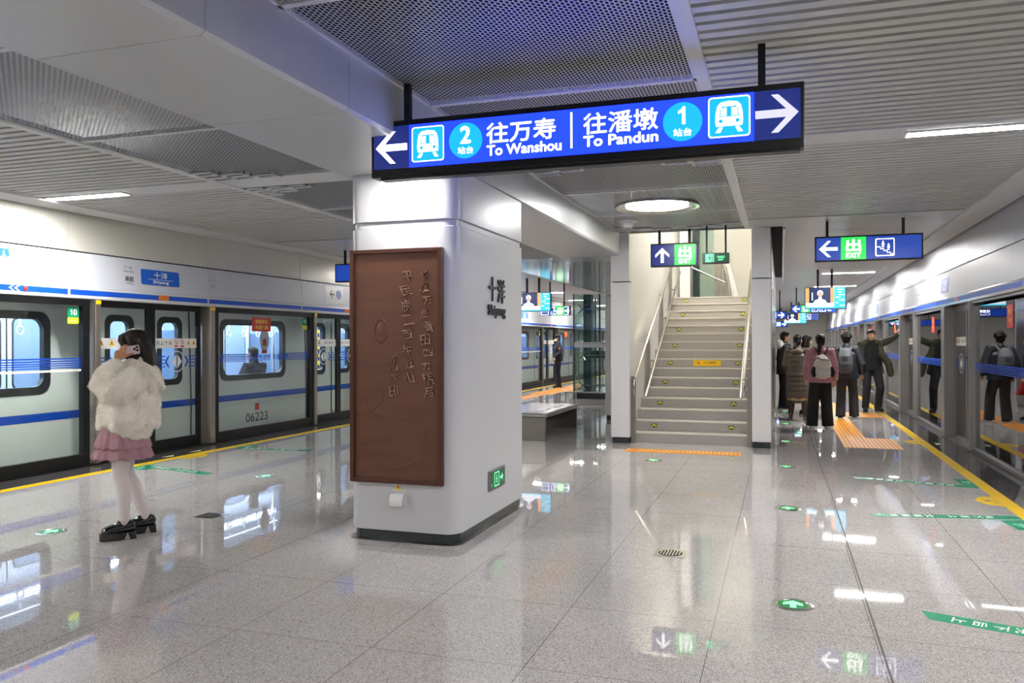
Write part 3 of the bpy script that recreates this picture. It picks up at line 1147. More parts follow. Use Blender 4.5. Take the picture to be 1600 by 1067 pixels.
# ================================================================== video screens
scr_navy = emat('screen_navy', '152a5e', 1.0)
scr_cyan = emat('screen_cyan', '36b4d8', 1.5)
scr_lt = emat('screen_pale', 'c8ecf8', 1.5)
scr_or = emat('screen_orange', 'f0a060', 1.4)
scr_skin = emat('screen_skin', 'd8a890', 1.3)
scr_wh = emat('screen_white', 'f4f6ff', 1.5)


def screen(label, x0, x1, y, z0, z1, topz):
    t = thing('video_screen', label, 'screen', ((x0 + x1) / 2, y, z0))
    MB().box(x0, x1, y, y + .09, z0, z1).build('casing', M['black'], t, bev=.008)
    w, h = x1 - x0 - .03, z1 - z0 - .03
    for fr in (Fr((x0 + .015, y - .002, z0 + .015), (1, 0, 0), (0, 0, 1)), Fr((x1 - .015, y + .092, z0 + .015), (-1, 0, 0), (0, 0, 1))):
        b = MB()
        R = lambda c, u0, u1, v0, v1, d: (setattr(b, 'c', c), b.poly(fr, [(u0 * w, v0 * h), (u1 * w, v0 * h), (u1 * w, v1 * h), (u0 * w, v1 * h)], d))
        R(0, 0, .72, .27, 1, 0)
        R(3, 0, .09, .27, 1, .001)
        R(3, .63, .72, .27, 1, .001)
        R(2, 0, .72, 0, .27, 0)
        R(1, .72, 1, 0, 1, 0)
        for k in range(4):
            R(5, .06 + .16 * k, .19 + .16 * k, .14, .24, .001)
        R(1, 0, .72, 0, .06, .001)
        for k, (a, c_) in enumerate(((.8, .95), (.82, .9), (.84, .98), (.76, .88), (.84, .98), (.76, .82), (.86, .98))):
            R(5, a, c_, .9 - .13 * k, .94 - .13 * k, .001)
        b.c = 5
        b.poly(fr, [(w * (.37 + .075 * math.cos(q)), h * (.74 + .15 * math.sin(q))) for q in [k * math.pi / 10 for k in range(20)]], .0015)
        b.c = 4
        b.poly(fr, [(w * (.37 + .055 * math.cos(q)), h * (.68 + .13 * math.sin(q))) for q in [k * math.pi / 10 for k in range(20)]], .002)
        b.c = 5
        b.poly(fr, [(w * x, h * y_) for x, y_ in ((.2, .28), (.54, .28), (.5, .4), (.41, .46), (.41, .56), (.33, .56), (.33, .46), (.24, .4))], .0012)
        b.poly(fr, [(w * .16, h * .4), (w * .185, h * .4), (w * .185, h * .78), (w * .16, h * .78)], .001)
        b.build('picture', [scr_navy, scr_cyan, scr_lt, scr_or, scr_skin, scr_wh], t)
    for x in (x0 + (x1 - x0) * .32, x0 + (x1 - x0) * .66):
        MB().box(x - .025, x + .025, y + .02, y + .07, z1 - .01, topz).build('bracket', M['black'], t)


screen('video screen with a portrait hung over the people on the right', .515, 1.4, 19.9, 2.29, 2.79, CZ)
screen('video screen with a portrait seen between the column and the glass lift', -6.55, -5.6, 20.0, 2.335, 2.83, CZ)
screen('small distant video screen low over the far right platform', .1, 1.0, 36, 2.3, 2.75, CZ)

# ================================================================== column fittings
fc = Fr((CX0, CY0, 0), (1, 0, 0), (0, 0, 1))           # front face, u from its left edge
pl = thing('bronze_plaque', 'tall brown bronze relief plaque with calligraphy on the column', 'plaque', (-2.83, CY0, .46))
u0, u1, z0, z1 = .05, .83, .462, 2.27
b = MB()
b.fbox(fc, u0, u1, z0, z1, .001, .02)
b.build('panel', M['bronze'], pl, bev=.003)
b = MB()
for a in ((u0 - .005, u0 + .032, z0 - .003, z1 + .003), (u1 - .032, u1 + .005, z0 - .003, z1 + .003), (u0 + .032, u1 - .032, z0 - .003, z0 + .03), (u0 + .032, u1 - .032, z1 - .03, z1 + .003)):
    b.fbox(fc, *a, .001, .045)
b.build('frame', M['bronzed'], pl, bev=.006)
b = MB()
rr = random.Random(4)


def brush(cx, cz, body, h, w):
    V, F, x0, x1, y0, y1 = tmesh(body)
    sl_ = rr.uniform(-.45, .1)
    k = h / (y1 - y0)
    kx = w / (x1 - x0)
    P = []
    for x, y in V:
        a, c_ = (x - (x0 + x1) / 2) * kx, (y - (y0 + y1) / 2) * k
        P.append((cx + a + sl_ * c_ + .006 * math.sin(c_ * 110), cz + c_ + .22 * a + .005 * math.sin(a * 120)))
    top = [fc(a, c_, .032) for a, c_ in P]
    bot = [fc(a, c_, .018) for a, c_ in P]
    b.add(top + bot, [])
    base = len(b.v) - 2 * len(P)
    ed = {}
    for q in F:
        b.f.append(tuple(base + i for i in q))
        b.m.append(0)
        for i in range(len(q)):
            e = (q[i], q[(i + 1) % len(q)])
            if (e[1], e[0]) in ed:
                del ed[(e[1], e[0])]
            else:
                ed[e] = 1
    n = len(P)
    for i, j in ed:
        b.f.append((base + j, base + i, base + i + n, base + j + n))
        b.m.append(0)


for i, ch in enumerate('长江万里青田四方明月'):
    brush(.7 + rr.uniform(-.02, .02), 2.07 - .1 * i, ch, .072 + rr.uniform(-.018, .02), .075 + rr.uniform(-.015, .01))
for i, ch in enumerate('平民族二百年江山'):
    brush(.545 + rr.uniform(-.02, .02), 2.06 - .112 * i, ch, .08 + rr.uniform(-.02, .02), .082 + rr.uniform(-.015, .01))
for i, ch in enumerate('东山客'):
    brush(.425, 1.43 - .075 * i, ch, .052, .06)
brush(.425, 1.17, '印', .1, .08)
for i, z in enumerate((.86, .74, .66)):
    brush(.69 - .02 * i, z, '人', .04, .03)
b.build('calligraphy_lettering', M['bronzel'], pl)
b = MB()


def relief(pts, closed=True, r=.006):
    b.tube([fc(u, z, .02) for u, z in pts], r, 6, closed=closed)


relief([(.31 + .055 * math.cos(q) * (1 - .12 * math.sin(q)), 1.645 + .085 * math.sin(q)) for q in [k * math.pi / 12 for k in range(24)]])
relief([(.27, 1.57), (.33, 1.55), (.35, 1.6)], False, .005)
b.ball(fc(.31, 1.645, .012), (.05, .014, .08), 16, 10)
b.ball(fc(.31, 1.57, .014), (.03, .014, .035), 12, 8)
relief([(.2, 1.2), (.26, 1.22), (.31, 1.18), (.33, 1.09), (.27, 1.05), (.22, 1.0), (.18, 1.06), (.17, 1.14)], True, .005)
relief([(.09, .98), (.22, 1.0), (.34, .96), (.42, .9), (.44, .86), (.38, .82), (.24, .81), (.09, .83)], False, .005)
relief([(.1, .74), (.16, .76), (.2, .72)], False)
relief([(.09, .55), (.3, .54), (.5, .6), (.68, .66), (.79, .69)], False, .005)
relief([(.09, .66), (.4, .655), (.79, .67)], False, .003)
b.build('relief_pattern', M['bronze'], pl, smooth=True)

t = thing('socket_cover', 'white curved socket cover low on the front of the column', 'socket cover', (-2.82, CY0, .29))
P = [(math.sin(q) * .075, math.cos(q) * .075) for q in [k * math.pi / 16 for k in range(9)]]
b = MB()
V, n = [], 9
pr = [(0.001, .075 + .0)] + [(.07 * math.sin(k * math.pi / 16), .0 + .075 * math.cos(k * math.pi / 16)) for k in range(1, 9)] + [(.07, -.03)]
out = [fc(.4, .32 + z, d) for d, z in pr] + [fc(.51, .32 + z, d) for d, z in pr]
m_ = len(pr)
b.add(out, [(i, i + m_, i + 1 + m_, i + 1) for i in range(m_ - 1)])
b.add(out[:m_] + [fc(.4, .29, .001)], [tuple(range(m_ + 1))])
b.add(out[m_:] + [fc(.51, .29, .001)], [tuple(range(m_, -1, -1))])
b.build('hood', M['white'], t, smooth=True, ang=.6)
MB().fbox(fc, .395, .515, .275, .41, .0005, .006).build('base', M['white'], t, bev=.002)
t = MB().prism(fc, [(.415, .4), (.475, .4), (.445, .455)], .001, .003)
t.c = 1
t.prism(fc, [(.443, .44), (.436, .425), (.444, .425), (.44, .408), (.452, .428), (.446, .428)], .003, .004)
tag(t.build('warning_sticker', [M['yel'], M['ink']], at=(-2.825, CY0, .4)), 'small yellow warning triangle above the white socket cover', 'sticker')
# station name and exit box on the right face (u runs away from the camera)
fs = Fr((CX1, CY0, 0), (0, 1, 0), (0, 0, 1))
b = MB()
b.text(fs, '十', .765, 2.0, h=.2, w=.16, d=.012, bold=.0035).text(fs, '洋', .99, 1.99, h=.2, w=.18, d=.012, bold=.0035)
b.text(fs, 'Shiyang', .88, 1.81, h=.11, w=.43, d=.012, bold=.003)
q = b.build('station_name', M['ink'], at=(CX1, 6.57, 1.75), solid=.012)
tag(q, 'dark raised Shiyang station lettering on the side of the column', 'lettering')
t = thing('exit_box_sign', 'small green running man exit sign low on the side of the column', 'sign', (CX1, 6.57, .29))
u0, u1, z0, z1 = .665, 1.06, .3, .47
b = MB()
b.fbox(fs, u0, u1, z0, z1, .001, .02)
b.build('frame', M['steel'], t, bev=.003)
b = MB()
b.poly(fs, [(u0 + .015, z0 + .02), (u1 - .015, z0 + .02), (u1 - .015, z1 - .015), (u0 + .015, z1 - .015)], .021)
b.c = 1
cu, cv = .835, .385
for a, c_, e, g in ((-.06, .06, -.06, -.05), (-.06, .06, .05, .06), (-.06, -.05, -.06, .06), (.05, .06, -.06, .06)):
    b.poly(fs, [(cu + a, cv + e), (cu + c_, cv + e), (cu + c_, cv + g), (cu + a, cv + g)], .022)
draw_man(b, fs, cu, cv - .01, .05, .022)
b.poly(fs, [(.92, cv - .01), (.965, cv - .01), (.965, cv - .035), (1.0, cv), (.965, cv + .035), (.965, cv + .01), (.92, cv + .01)], .022)
b.text(fs, 'E', .71, .345, h=.02, d=.022).text(fs, '1', 1.015, .345, h=.02, d=.022)
b.build('face', [M['exitgr'], M['exitlt']], t)

# ================================================================== platform-edge screens
def side_frame(side, y):
    """frame on the front of a screen: u to the viewer's right, v up, d towards the platform"""
    return Fr((XL, y, 0), (0, 1, 0), (0, 0, 1)) if side == 'left' else Fr((XR, y, 0), (0, -1, 0), (0, 0, 1))


def tri_sign(b, fr, u, v, s, d, c0, c1):
    b.c = c0
    b.poly(fr, [(u - s, v - s * .8), (u + s, v - s * .8), (u, v + s)], d)
    b.c = c1
    b.poly(fr, [(u - .15 * s, v - .5 * s), (u + .15 * s, v - .5 * s), (u + .12 * s, v + .35 * s), (u - .12 * s, v + .35 * s)], d + .0006)


DECM = [M['stwhite'], M['yel'], M['ink'], M['red'], M['blue'], M['green'], M['gold'], M['greyink'], mat('lime_sticker', 'd6df2c', .4)]


def make_fixed(side, y0, y1, num, label, slogan=False):
    """fixed pane of the screen between two doors"""
    fr = side_frame(side, y0 if side == 'left' else y1)
    w = y1 - y0
    t = thing('fixed_glass_panel', label, 'platform screen', (XL if side == 'left' else XR, (y0 + y1) / 2, 0))
    fm = M['darkfr'] if side == 'left' else M['postr']
    e = .1 if side == 'left' else .03
    b = MB()
    b.fbox(fr, .0, e, .02, 2.1, -.07, 0).fbox(fr, w - e, w, .02, 2.1, -.07, 0)
    zb = .165 if side == 'left' else .06
    b.fbox(fr, e, w - e, .02, zb, -.07, 0).fbox(fr, e, w - e, 2.02 if side == 'left' else 2.07, 2.1, -.07, 0)
    b.build('frame', fm, t)
    MB().fbox(fr, e, w - e, zb, 2.03, -.05, -.038).build('glass', M['glassL'] if side == 'left' else M['glassR'], t)
    b = MB()
    zs = [1.245, 1.27, 1.295, 1.322, 1.352] if side == 'left' else [1.13, 1.155, 1.18, 1.205, 1.23]
    m = w * .5
    gap = .42 if slogan else 0
    for i, z in enumerate(zs):
        for a, c in ([(e, m - gap), (m + gap + .05, w - e)] if gap else [(e, w - e)]):
            b.poly(fr, [(a, z), (c, z), (c, z + .012 + .0012 * i), (a, z + .012 + .0012 * i)], -.0365)
    if slogan:
        b.text(fr, '绿色地铁', m - .1, 1.305, h=.11, w=.44, d=-.0365, bold=.002)
        b.text(fr, '幸福穿行', m + .4, 1.305, h=.11, w=.44, d=-.0365, bold=.002)
        for q in range(3):
            cu, cv = m - .4 + .035 * math.cos(math.pi / 2 + q * 2.094), 1.315 + .035 * math.sin(math.pi / 2 + q * 2.094)
            b.flatring(fr, circ(cu, cv, .034, 16), circ(cu, cv, .024, 16), -.0365)
        b.poly(fr, [(m - .41, 1.24), (m - .39, 1.24), (m - .395, 1.3), (m - .405, 1.3)], -.0365)
    b.build('blue_lines', M['blue'], t)
    b = MB()
    u = w - e - .115
    b.c = 5
    b.prism(fr, rrect(u - .085, u + .085, 1.87, 2.0, .015, 3), -.037, -.035)
    b.c = 8
    b.prism(fr, rrect(u - .085, u + .085, 1.79, 1.87, .015, 3), -.037, -.035)
    b.c = 0
    for i, ch in enumerate(num):
        uc = u + (i - (len(num) - 1) / 2) * .055
        if ch == '1':
            b.poly(fr, [(uc + x * .075, 1.935 + y * .075) for x, y in ONE], -.034)
        else:
            b.text(fr, ch, uc, 1.935, h=.075, w=.048, d=-.034, bold=.004)
    b.text(fr, 'Door', u, 1.83, h=.03, d=-.034)
    b.build('number_sticker', DECM, t)
    if slogan or side == 'right':
        b = MB()
        b.c = 3
        u = w * .45 if side == 'left' else w * .62
        b.prism(fr, [(u - .26, 1.74), (u + .26, 1.74), (u + .26, 1.97), (u - .26, 1.97)] if side == 'left' else rrect(u - .13, u + .13, 1.7, 1.98, .02, 3), -.037, -.035)
        b.c = 6
        if side == 'left':
            b.text(fr, '乘着春风', u, 1.905, h=.07, w=.34, d=-.034, bold=.002).text(fr, '幸福八闽', u, 1.81, h=.07, w=.34, d=-.034, bold=.002)
        else:
            b.text(fr, '春运', u, 1.9, h=.06, d=-.034, bold=.002).text(fr, '平安', u, 1.79, h=.06, d=-.034, bold=.002)
        b.build('red_sticker', DECM, t)
    if side == 'left' and not slogan:
        b = MB()
        b.fbox(fr, e, w - e, 1.2, 1.228, -.037, -.034)
        b.build('white_strip', M['stwhite'], t)
    return t


def make_leaf(side, y0, y1, right_leaf, label):
    fr = side_frame(side, y0 if side == 'left' else y1)
    w = y1 - y0
    t = thing('sliding_door_leaf', label, 'platform door', (XL if side == 'left' else XR, (y0 + y1) / 2, .02))
    D = -.12
    fm = M['darkfr'] if side == 'left' else M['postr']
    e = .075 if side == 'left' else .03
    b = MB()
    b.fbox(fr, 0, e, .02, 2.1, D - .04, D).fbox(fr, w - e, w, .02, 2.1, D - .04, D)
    zb = .165 if side == 'left' else .05
    b.fbox(fr, e, w - e, .02, zb, D - .04, D).fbox(fr, e, w - e, 2.02, 2.1, D - .04, D)
    b.build('frame', fm, t)
    MB().fbox(fr, e, w - e, zb, 2.02, D - .03, D - .018).build('glass', M['glassL'] if side == 'left' else M['glassR'], t)
    b = MB()
    d = D - .016
    b.c = 0
    b.prism(fr, [(e, 1.475), (w - e, 1.475), (w - e, 1.615), (e, 1.615)], d - .001, d)
    ww = w - 2 * e
    if right_leaf:
        b.c = 2
        b.text(fr, '勿上下车', e + ww * .22, 1.55, h=.06, w=ww * .38, d=d + .001)
        for k in (.5, .65):
            u = e + ww * k
            b.c = 3
            b.flatring(fr, circ(u, 1.565, .036, 20), circ(u, 1.565, .028, 20), d + .001)
            b.poly(fr, [(u - .03, 1.588), (u - .024, 1.594), (u + .03, 1.542), (u + .024, 1.536)], d + .0015)
            b.poly(fr, [(u - .04, 1.49), (u + .04, 1.49), (u + .04, 1.515), (u - .04, 1.515)], d + .001)
            b.c = 2
            draw_man(b, fr, u, 1.56, .022, d + .0012)
        for k in (.8, .93):
            tri_sign(b, fr, e + ww * k, 1.555, .04, d + .001, 1, 2)
    else:
        for k in (.1, .3):
            tri_sign(b, fr, e + ww * k, 1.555, .045, d + .001, 1, 2)
        b.c = 2
        b.text(fr, '当心夹手', e + ww * .7, 1.55, h=.05, w=ww * .4, d=d + .001)
    b.build('warning_strip', DECM, t)
    b = MB()
    z0 = 1.2 if side == 'left' else 1.12
    c = e + ww * (.52 if right_leaf else .48)
    for i in range(4):
        z = z0 + .05 * i
        for a, q in ((e, c - .24), (c + .24, w - e)):
            b.poly(fr, [(a, z), (q, z), (q, z + .014), (a, z + .014)], d)
    for s_ in (-1, 1):
        u = c + s_ * .215
        b.poly(fr, [(u + s_ * x, z0 + .08 + y) for x, y in ((.03, 0), (-.03, .08), (-.065, .08), (-.005, 0), (-.065, -.08), (-.03, -.08))][::s_], d)
    b.build('blue_lines', M['blue'], t)
    b = MB()
    cz = z0 + .08
    b.flatring(fr, circ(c, cz, .155, 36), circ(c, cz, .142, 36), d)
    for s_ in (-1, 1):
        b.poly(fr, [(c + s_ * .012, cz - .1), (c + s_ * .1, cz), (c + s_ * .012, cz + .1)][::s_], d)
    b.build('round_arrow_mark', M['stwhite'], t)
    if right_leaf:
        b = MB()
        b.lathe(fr(e * .5, 1.3, 0), [(.022, D), (.022, D + .012), (.008, D + .014)] if side == 'left' else [(.022, -D), (.022, -D - .012), (.008, -D - .014)], 16, axis='x')
        b.build('lock', M['steelb'], t)
    return t


def make_post(side, y, wd, label, cap):
    x = XL if side == 'left' else XR
    s = 1 if side == 'left' else -1
    b = MB()
    b.box(min(x - s * .16, x + s * .03), max(x - s * .16, x + s * .03), y - wd / 2, y + wd / 2, 0.021, 2.103)
    o = b.build('door_post', M['postl'] if side == 'left' else M['postr'], at=(x, y, 0), bev=.006)
    tag(o, label, 'door post', 'posts beside the platform doors')
    if cap:
        MB().box(min(x + s * .03, x + s * .036), max(x + s * .03, x + s * .036), y - wd / 2 + .004, y + wd / 2 - .004, 2.045, 2.095).build('yellow_cap', M['yel'], o)
    return o


PER = 5.08
for k in range(-1, 7):
    y = 8.1 + PER * k
    if k < 0:
        yy = (2, 8.02)
    o = 'the woman on the phone'
    if k == -1:
        make_fixed('left', 5.26, 8.02, '10', 'fixed glass panel numbered 10 left of the woman on the phone')
        continue
    far = k - 1
    if k == 0:
        l1, l2 = 'sliding glass door leaf directly behind the woman on the phone', 'sliding glass door leaf with a lock just right of the woman on the phone'
        l3 = 'fixed glass panel with a red sticker in front of train number 06223'
        p1, p2 = 'pale post with yellow cap behind the shoulder of the woman on the phone', 'pale post with yellow cap left of the red-stickered glass panel'
    elif k == 1:
        l1, l2 = 'sliding glass door leaf just left of the white column', 'sliding glass door leaf mostly hidden behind the white column'
        l3 = 'fixed glass panel hidden behind the white column'
        p1, p2 = 'pale post between the red-stickered panel and the door by the column', 'pale post hidden behind the white column'
    else:
        n = ORD[far - 1]
        l1 = 'sliding glass door leaf, near half of the %s doorway beyond the column, left edge' % n
        l2 = 'sliding glass door leaf, far half of the %s doorway beyond the column, left edge' % n
        l3 = 'fixed glass panel after the %s doorway beyond the column, left platform edge' % n
        p1 = 'pale post before the %s doorway beyond the column, left platform edge' % n
        p2 = 'pale post after the %s doorway beyond the column, left platform edge' % n
    make_post('left', y + .03, .085, p1, k < 2)
    make_leaf('left', y + .075, y + 1.095, False, l1)
    make_leaf('left', y + 1.105, y + 2.125, True, l2)
    make_post('left', y + 2.22, .11, p2, k < 2)
    make_fixed('left', y + 2.29, y + PER - .03, str(11 + k), l3, slogan=(k % 2 == 0))
for k in range(-1, 8):
    y = 12.8 + PER * k
    if k == -1:
        l3 = 'tinted fixed glass panel nearest the viewer on the right platform edge'
        make_post('right', y + 1.98, .11, 'grey steel post nearest the viewer on the right, out at the frame edge', False)
        make_fixed('right', y + 2.06, 12.76, '8', l3)
        continue
    if k == 0:
        l1, l2 = 'tinted sliding door leaf nearest the viewer on the right edge, by the reflected boy', 'tinted sliding door leaf against the wide steel post right of the reflected man'
        l3 = 'tinted glass panel mirroring the man in the olive coat'
        p1, p2 = 'thin steel post at the near side of the nearest right-hand doorway', 'wide grey steel post right of the mirrored man in the olive coat'
    elif k == 1:
        l1, l2 = 'tinted sliding door leaf just behind the arm of the man in olive', 'tinted sliding door leaf touched by the hand of the man in olive'
        l3 = 'tinted glass panel behind the man in the olive coat'
        p1, p2 = 'thin steel post right of the hand of the man in olive', 'wide grey steel post that the man in olive leans on'
    else:
        n = ORD[k - 2]
        l1 = 'tinted sliding door leaf, near half of the %s doorway beyond the man in olive' % n
        l2 = 'tinted sliding door leaf, far half of the %s doorway beyond the man in olive' % n
        l3 = 'tinted glass panel after the %s doorway beyond the man in olive' % n
        p1 = 'thin steel post before the %s doorway beyond the man in olive' % n
        p2 = 'wide steel post after the %s doorway beyond the man in olive' % n
    make_post('right', y - .0, .06, p1, False)
    make_leaf('right', y + .04, y + .92, True, l1)
    make_leaf('right', y + .93, y + 1.8, False, l2)
    make_post('right', y + 1.95, .28, p2, False)
    make_fixed('right', y + 2.1, y + PER - .04, str(9 + k), l3)

# tunnel behind the right-hand glass
tw = MB().box(5.2, 5.3, YB, YE, -1.5, 3.9).box(2.75, 5.3, YB, YE, -1.6, -1.5).build('wall_tunnel', M['dark'])
struct(tw, 'black tunnel beyond the right-hand glass', 'wall')

# -- printing on the two header panels
def header_print(side, y, kind):
    fr = Fr((XL - .045, y, 0), (0, 1, 0), (0, 0, 1)) if side == 'left' else Fr((XR + .045, y, 0), (0, -1, 0), (0, 0, 1))
    s = 1 if side == 'left' else -1
    # the panels lean back towards the top
    fr.uy = Vector((-s * .069, 0, 1)).normalized()
    fr.o = Vector((XL - .03 if side == 'left' else XR + .03, y, 2.25)) + Vector((s * .003, 0, 0))
    fr.n = fr.ux.cross(fr.uy)
    return fr


def name_plate(side, y, label, w=.37, h=.105, v=.215, m0=None):
    fr = header_print(side, y, 0)
    b = MB()
    b.prism(fr, rrect(-w, w, v - h, v + h, .025), 0, .004)
    b.c = 1
    b.text(fr, '十洋', 0, v + .033, h=.09, w=.26, d=.005, bold=.002)
    b.poly(fr, [(-.24, v - .03), (.24, v - .03), (.24, v - .024), (-.24, v - .024)], .005)
    b.text(fr, 'Shiyang', 0, v - .066, h=.055, w=.3, d=.005, bold=.002)
    o = b.build('name_plate', [m0 or M['bluepanel'], M['stwhite']], at=tuple(fr(0, v)))
    tag(o, label, 'sign')


name_plate('left', 9.3, 'blue Shiyang name plate on the left header above the woman')
name_plate('left', 26.4, 'blue Shiyang name plate on the left header above the standing guard')
name_plate('right', 14.95, 'pale blue station name plate on the right header by the exit sign', .3, .12, m0=M['palebl'])
name_plate('right', 25.1, 'pale blue station name plate farther along the right header', .3, .12, m0=M['palebl'])


def route_map(side, y, label):
    fr = header_print(side, y, 0)
    b = MB()
    rr_ = random.Random(3)
    nm = ['万寿', '闽都', '吴航', '十洋', '首占', '营前', '航城', '祥谦', '三江口', '壶井', '江田', '长乐']
    for i in range(11):
        u = -1.35 + .2 * i
        b.c = 0
        b.poly(fr, [(u + .015, .2), (u + .185, .2), (u + .185, .212), (u + .015, .212)], .002)
        b.poly(fr, circ(u, .206, .013, 12), .002)
        up_ = 1 if i % 2 else -1
        b.c = 1
        b.text(fr, nm[i], u, .206 + up_ * .085, h=.035, d=.002)
        b.text(fr, 'Station', u, .206 + up_ * .085 - .035, h=.014, d=.002)
        if i in (6, 8, 9):
            b.c = 0
            b.poly(fr, [(u - .004, .206), (u + .004, .206), (u + .004, .25), (u - .004, .25)], .002)
            b.poly(fr, [(u - .045, .3), (u + .045, .3), (u + .045, .34), (u - .045, .34)], .002)
    tag(b.build('route_map', [M['greyink'], mat('pale_ink', '9a9ea8', .5)], at=tuple(fr(0, .2))), label, 'map')


route_map('left', 6.6, 'grey printed route map on the left header above panel 10')
route_map('left', 23.6, 'route map on the left header between the column and the guard')
route_map('right', 16.6, 'faint route map on the right header beyond the pale blue name plate')
fr = header_print('left', 8.72, 0)
b = MB()
b.text(fr, '下一站', -.02, .315, h=.045, d=.002).text(fr, 'Next Station', .0, .265, h=.026, d=.002)
b.text(fr, '吴航', 0, .165, h=.075, d=.002, bold=.001).text(fr, 'Wuhang', 0, .1, h=.032, d=.002)
tag(b.build('next_station_print', M['ink'], at=tuple(fr(0, .1))), 'dark next station lettering Wuhang left of the blue name plate', 'lettering')
fr = header_print('left', 10.4, 0)
b = MB()
b.text(fr, '上一站', 0, .3, h=.04, d=.002).poly(fr, [(-.14, .255), (.14, .255), (.14, .26), (-.14, .26)], .002).text(fr, '首占', .02, .17, h=.06, d=.002)
tag(b.build('previous_station_print', M['greyink'], at=tuple(fr(0, .1))), 'faint grey lettering right of the blue name plate', 'lettering')
fr = header_print('left', 13.95, 0)
b = MB()
b.prism(fr, rrect(-.3, .4, .06, .4, .02), 0, .003)
b.c = 1
b.prism(fr, [(x + -.05, y + .24) for x, y in arrow_pts(.085, 'l')], .003, .004)
b.c = 2
b.prism(fr, circ(.2, .24, .09, 28), .003, .004)
b.c = 0
b.text(fr, '2', .2, .255, h=.08, d=.005).text(fr, '站台', .2, .19, h=.03, d=.005)
tag(b.build('platform_plate', [M['stwhite'], M['ink'], M['bluepanel']], at=tuple(fr(0, .1))), 'white plate with left arrow and blue disc beside the column', 'sign')
fr = header_print('left', 5.45 + 1.25, 0)
b = MB()
b.prism(fr, [(-.07, .2), (.1, .2), (.1, .3), (-.07, .3)], 0, .003)
b.c = 1
b.text(fr, '十洋', .015, .255, h=.04, d=.004)
fr = header_print('left', 6.82, 0)
b = MB()
b.prism(fr, [(-.1, .285), (.115, .285), (.115, .375), (-.1, .375)], .003, .006)
b.c = 1
b.text(fr, '6', .05, .335, h=.045, d=.007).text(fr, 'Line', .05, .3, h=.02, d=.007)
tag(b.build('line_plate', [M['bluepanel'], M['stwhite']], at=tuple(fr(0, .3))), 'small blue line plate at the left edge of the header', 'sign')
# chevrons and red lamp on the stripe
b = MB()
fr = Fr((XL + .0135, 6.9, 2.183), (0, 1, 0), (0, 0, 1))
for q in (0, .07):
    b.poly(fr, [(q - .02, 0), (q + .03, .03), (q + .055, .03), (q + .005, 0), (q + .055, -.03), (q + .03, -.03)], .001)
b.c = 1
b.ball(fr(.2, .0, .0), (.012, .03, .03), 12, 8)
tag(b.build('direction_chevrons', [M['stwhite'], M['red']], at=(XL + .0135, 6.9, 2.15)), 'white chevrons and red lamp on the blue stripe by panel 10', 'marking')

# ================================================================== the train
TX = -8.68
TP = 5.06
train = thing('subway_train', 'white subway train with blue stripe waiting behind the left platform doors', 'train', (TX - 1.3, 16, -.3))
fr = Fr((TX, 0, 0), (0, 1, 0), (0, 0, 1))
T0, T1 = 1.0, 44.0
holes = []
cs_ = []
c = 9.4 - TP
while c < T1:
    cs_.append(c)
    c += TP
for c in cs_:
    holes += [(c - .71, c - .26, 'd'), (c + .26, c + .71, 'd'), (c + 1.65, c + 3.42, 'w')]
holes.sort()
Z0, Z1 = .955, 1.905
b = MB()
y = T0
for a, q, kd in holes:
    if a < T0 or q > T1:
        continue
    b.fbox(fr, y, a, -.35, 2.35, -.06, 0)
    b.fbox(fr, a, q, -.35, Z0, -.06, 0).fbox(fr, a, q, Z1, 2.35, -.06, 0)
    y = q
b.fbox(fr, y, T1, -.35, 2.35, -.06, 0)
b.box(TX - 2.75, TX - 2.7, T0, T1, -.35, 2.35)
b.build('body', M['trainw'], train)
MB().box(TX - 2.7, TX - .06, T0, T1, -.05, .0).build('floor', mat('train_floor', '6d747c', .4), train)
b = MB().box(TX - 2.7, TX - .06, T0, T1, 2.2, 2.24)
for z0, z1 in ((0, .9), (1.95, 2.2)):
    b.box(TX - 2.69, TX - 2.66, T0, T1, z0, z1)
for c in cs_:
    b.box(TX - 2.69, TX - 2.66, c - .95, c + .95, .9, 1.95)
    for y in (c - .98, c + .98):
        b.box(TX - .4, TX - .07, y - .02, y + .02, 0, .5)
b.build('lining', M['trainin'], train)
b = MB()
for c in cs_:
    b.box(TX - 2.68, TX - 2.67, c + .95, c + TP - .95, .9, 1.95)
for c in cs_:
    for u0, u1 in ((c - .78, c - .12), (c + .12, c + .78)):
        b.c = 1
        b.prism(Fr((TX - 2.66, 0, 0), (0, 1, 0), (0, 0, 1)), rrect(u0 - .03, u1 + .03, .82, 1.96, .1, 4), 0, .004)
        b.c = 0
        b.prism(Fr((TX - 2.66, 0, 0), (0, 1, 0), (0, 0, 1)), rrect(u0, u1, .85, 1.93, .08, 4), .004, .008)
    for u in (c - .95, c, c + .95):
        b.c = 1
        b.box(TX - 2.66, TX - 2.655, u - .012, u + .012, 0, 2.1)
b.build('far_window', [mat('far_train_window', '8ba2ba', .1), M['trainblk']], train)
b = MB().box(TX - .75, TX - .55, T0, T1, 2.17, 2.2).box(TX - 2.2, TX - 2.0, T0, T1, 2.17, 2.2)
b.build('lamp', M['trainlamp'], train)
b = MB()
for c in cs_:
    a0, a1 = c + 1.0, c + TP - 1.0
    b.box(TX - 2.66, TX - 2.2, a0, a1, .38, .46).box(TX - 2.66, TX - 2.58, a0, a1, .46, .95)
    b.box(TX - .5, TX - .1, a0, a1, .38, .46)
b.build('seats', M['seatbl'], train, bev=.02)
b = MB()
for c in cs_:
    for y in (c - 1.0, c + 1.0):
        b.box(TX - .62, TX - .1, y - .012, y + .012, .5, 1.75)
        b.box(TX - 2.66, TX - 2.15, y - .012, y + .012, .5, 1.75)
b.build('partition', mat('smoked_partition', '6f8aa8', .15), train)
b = MB()
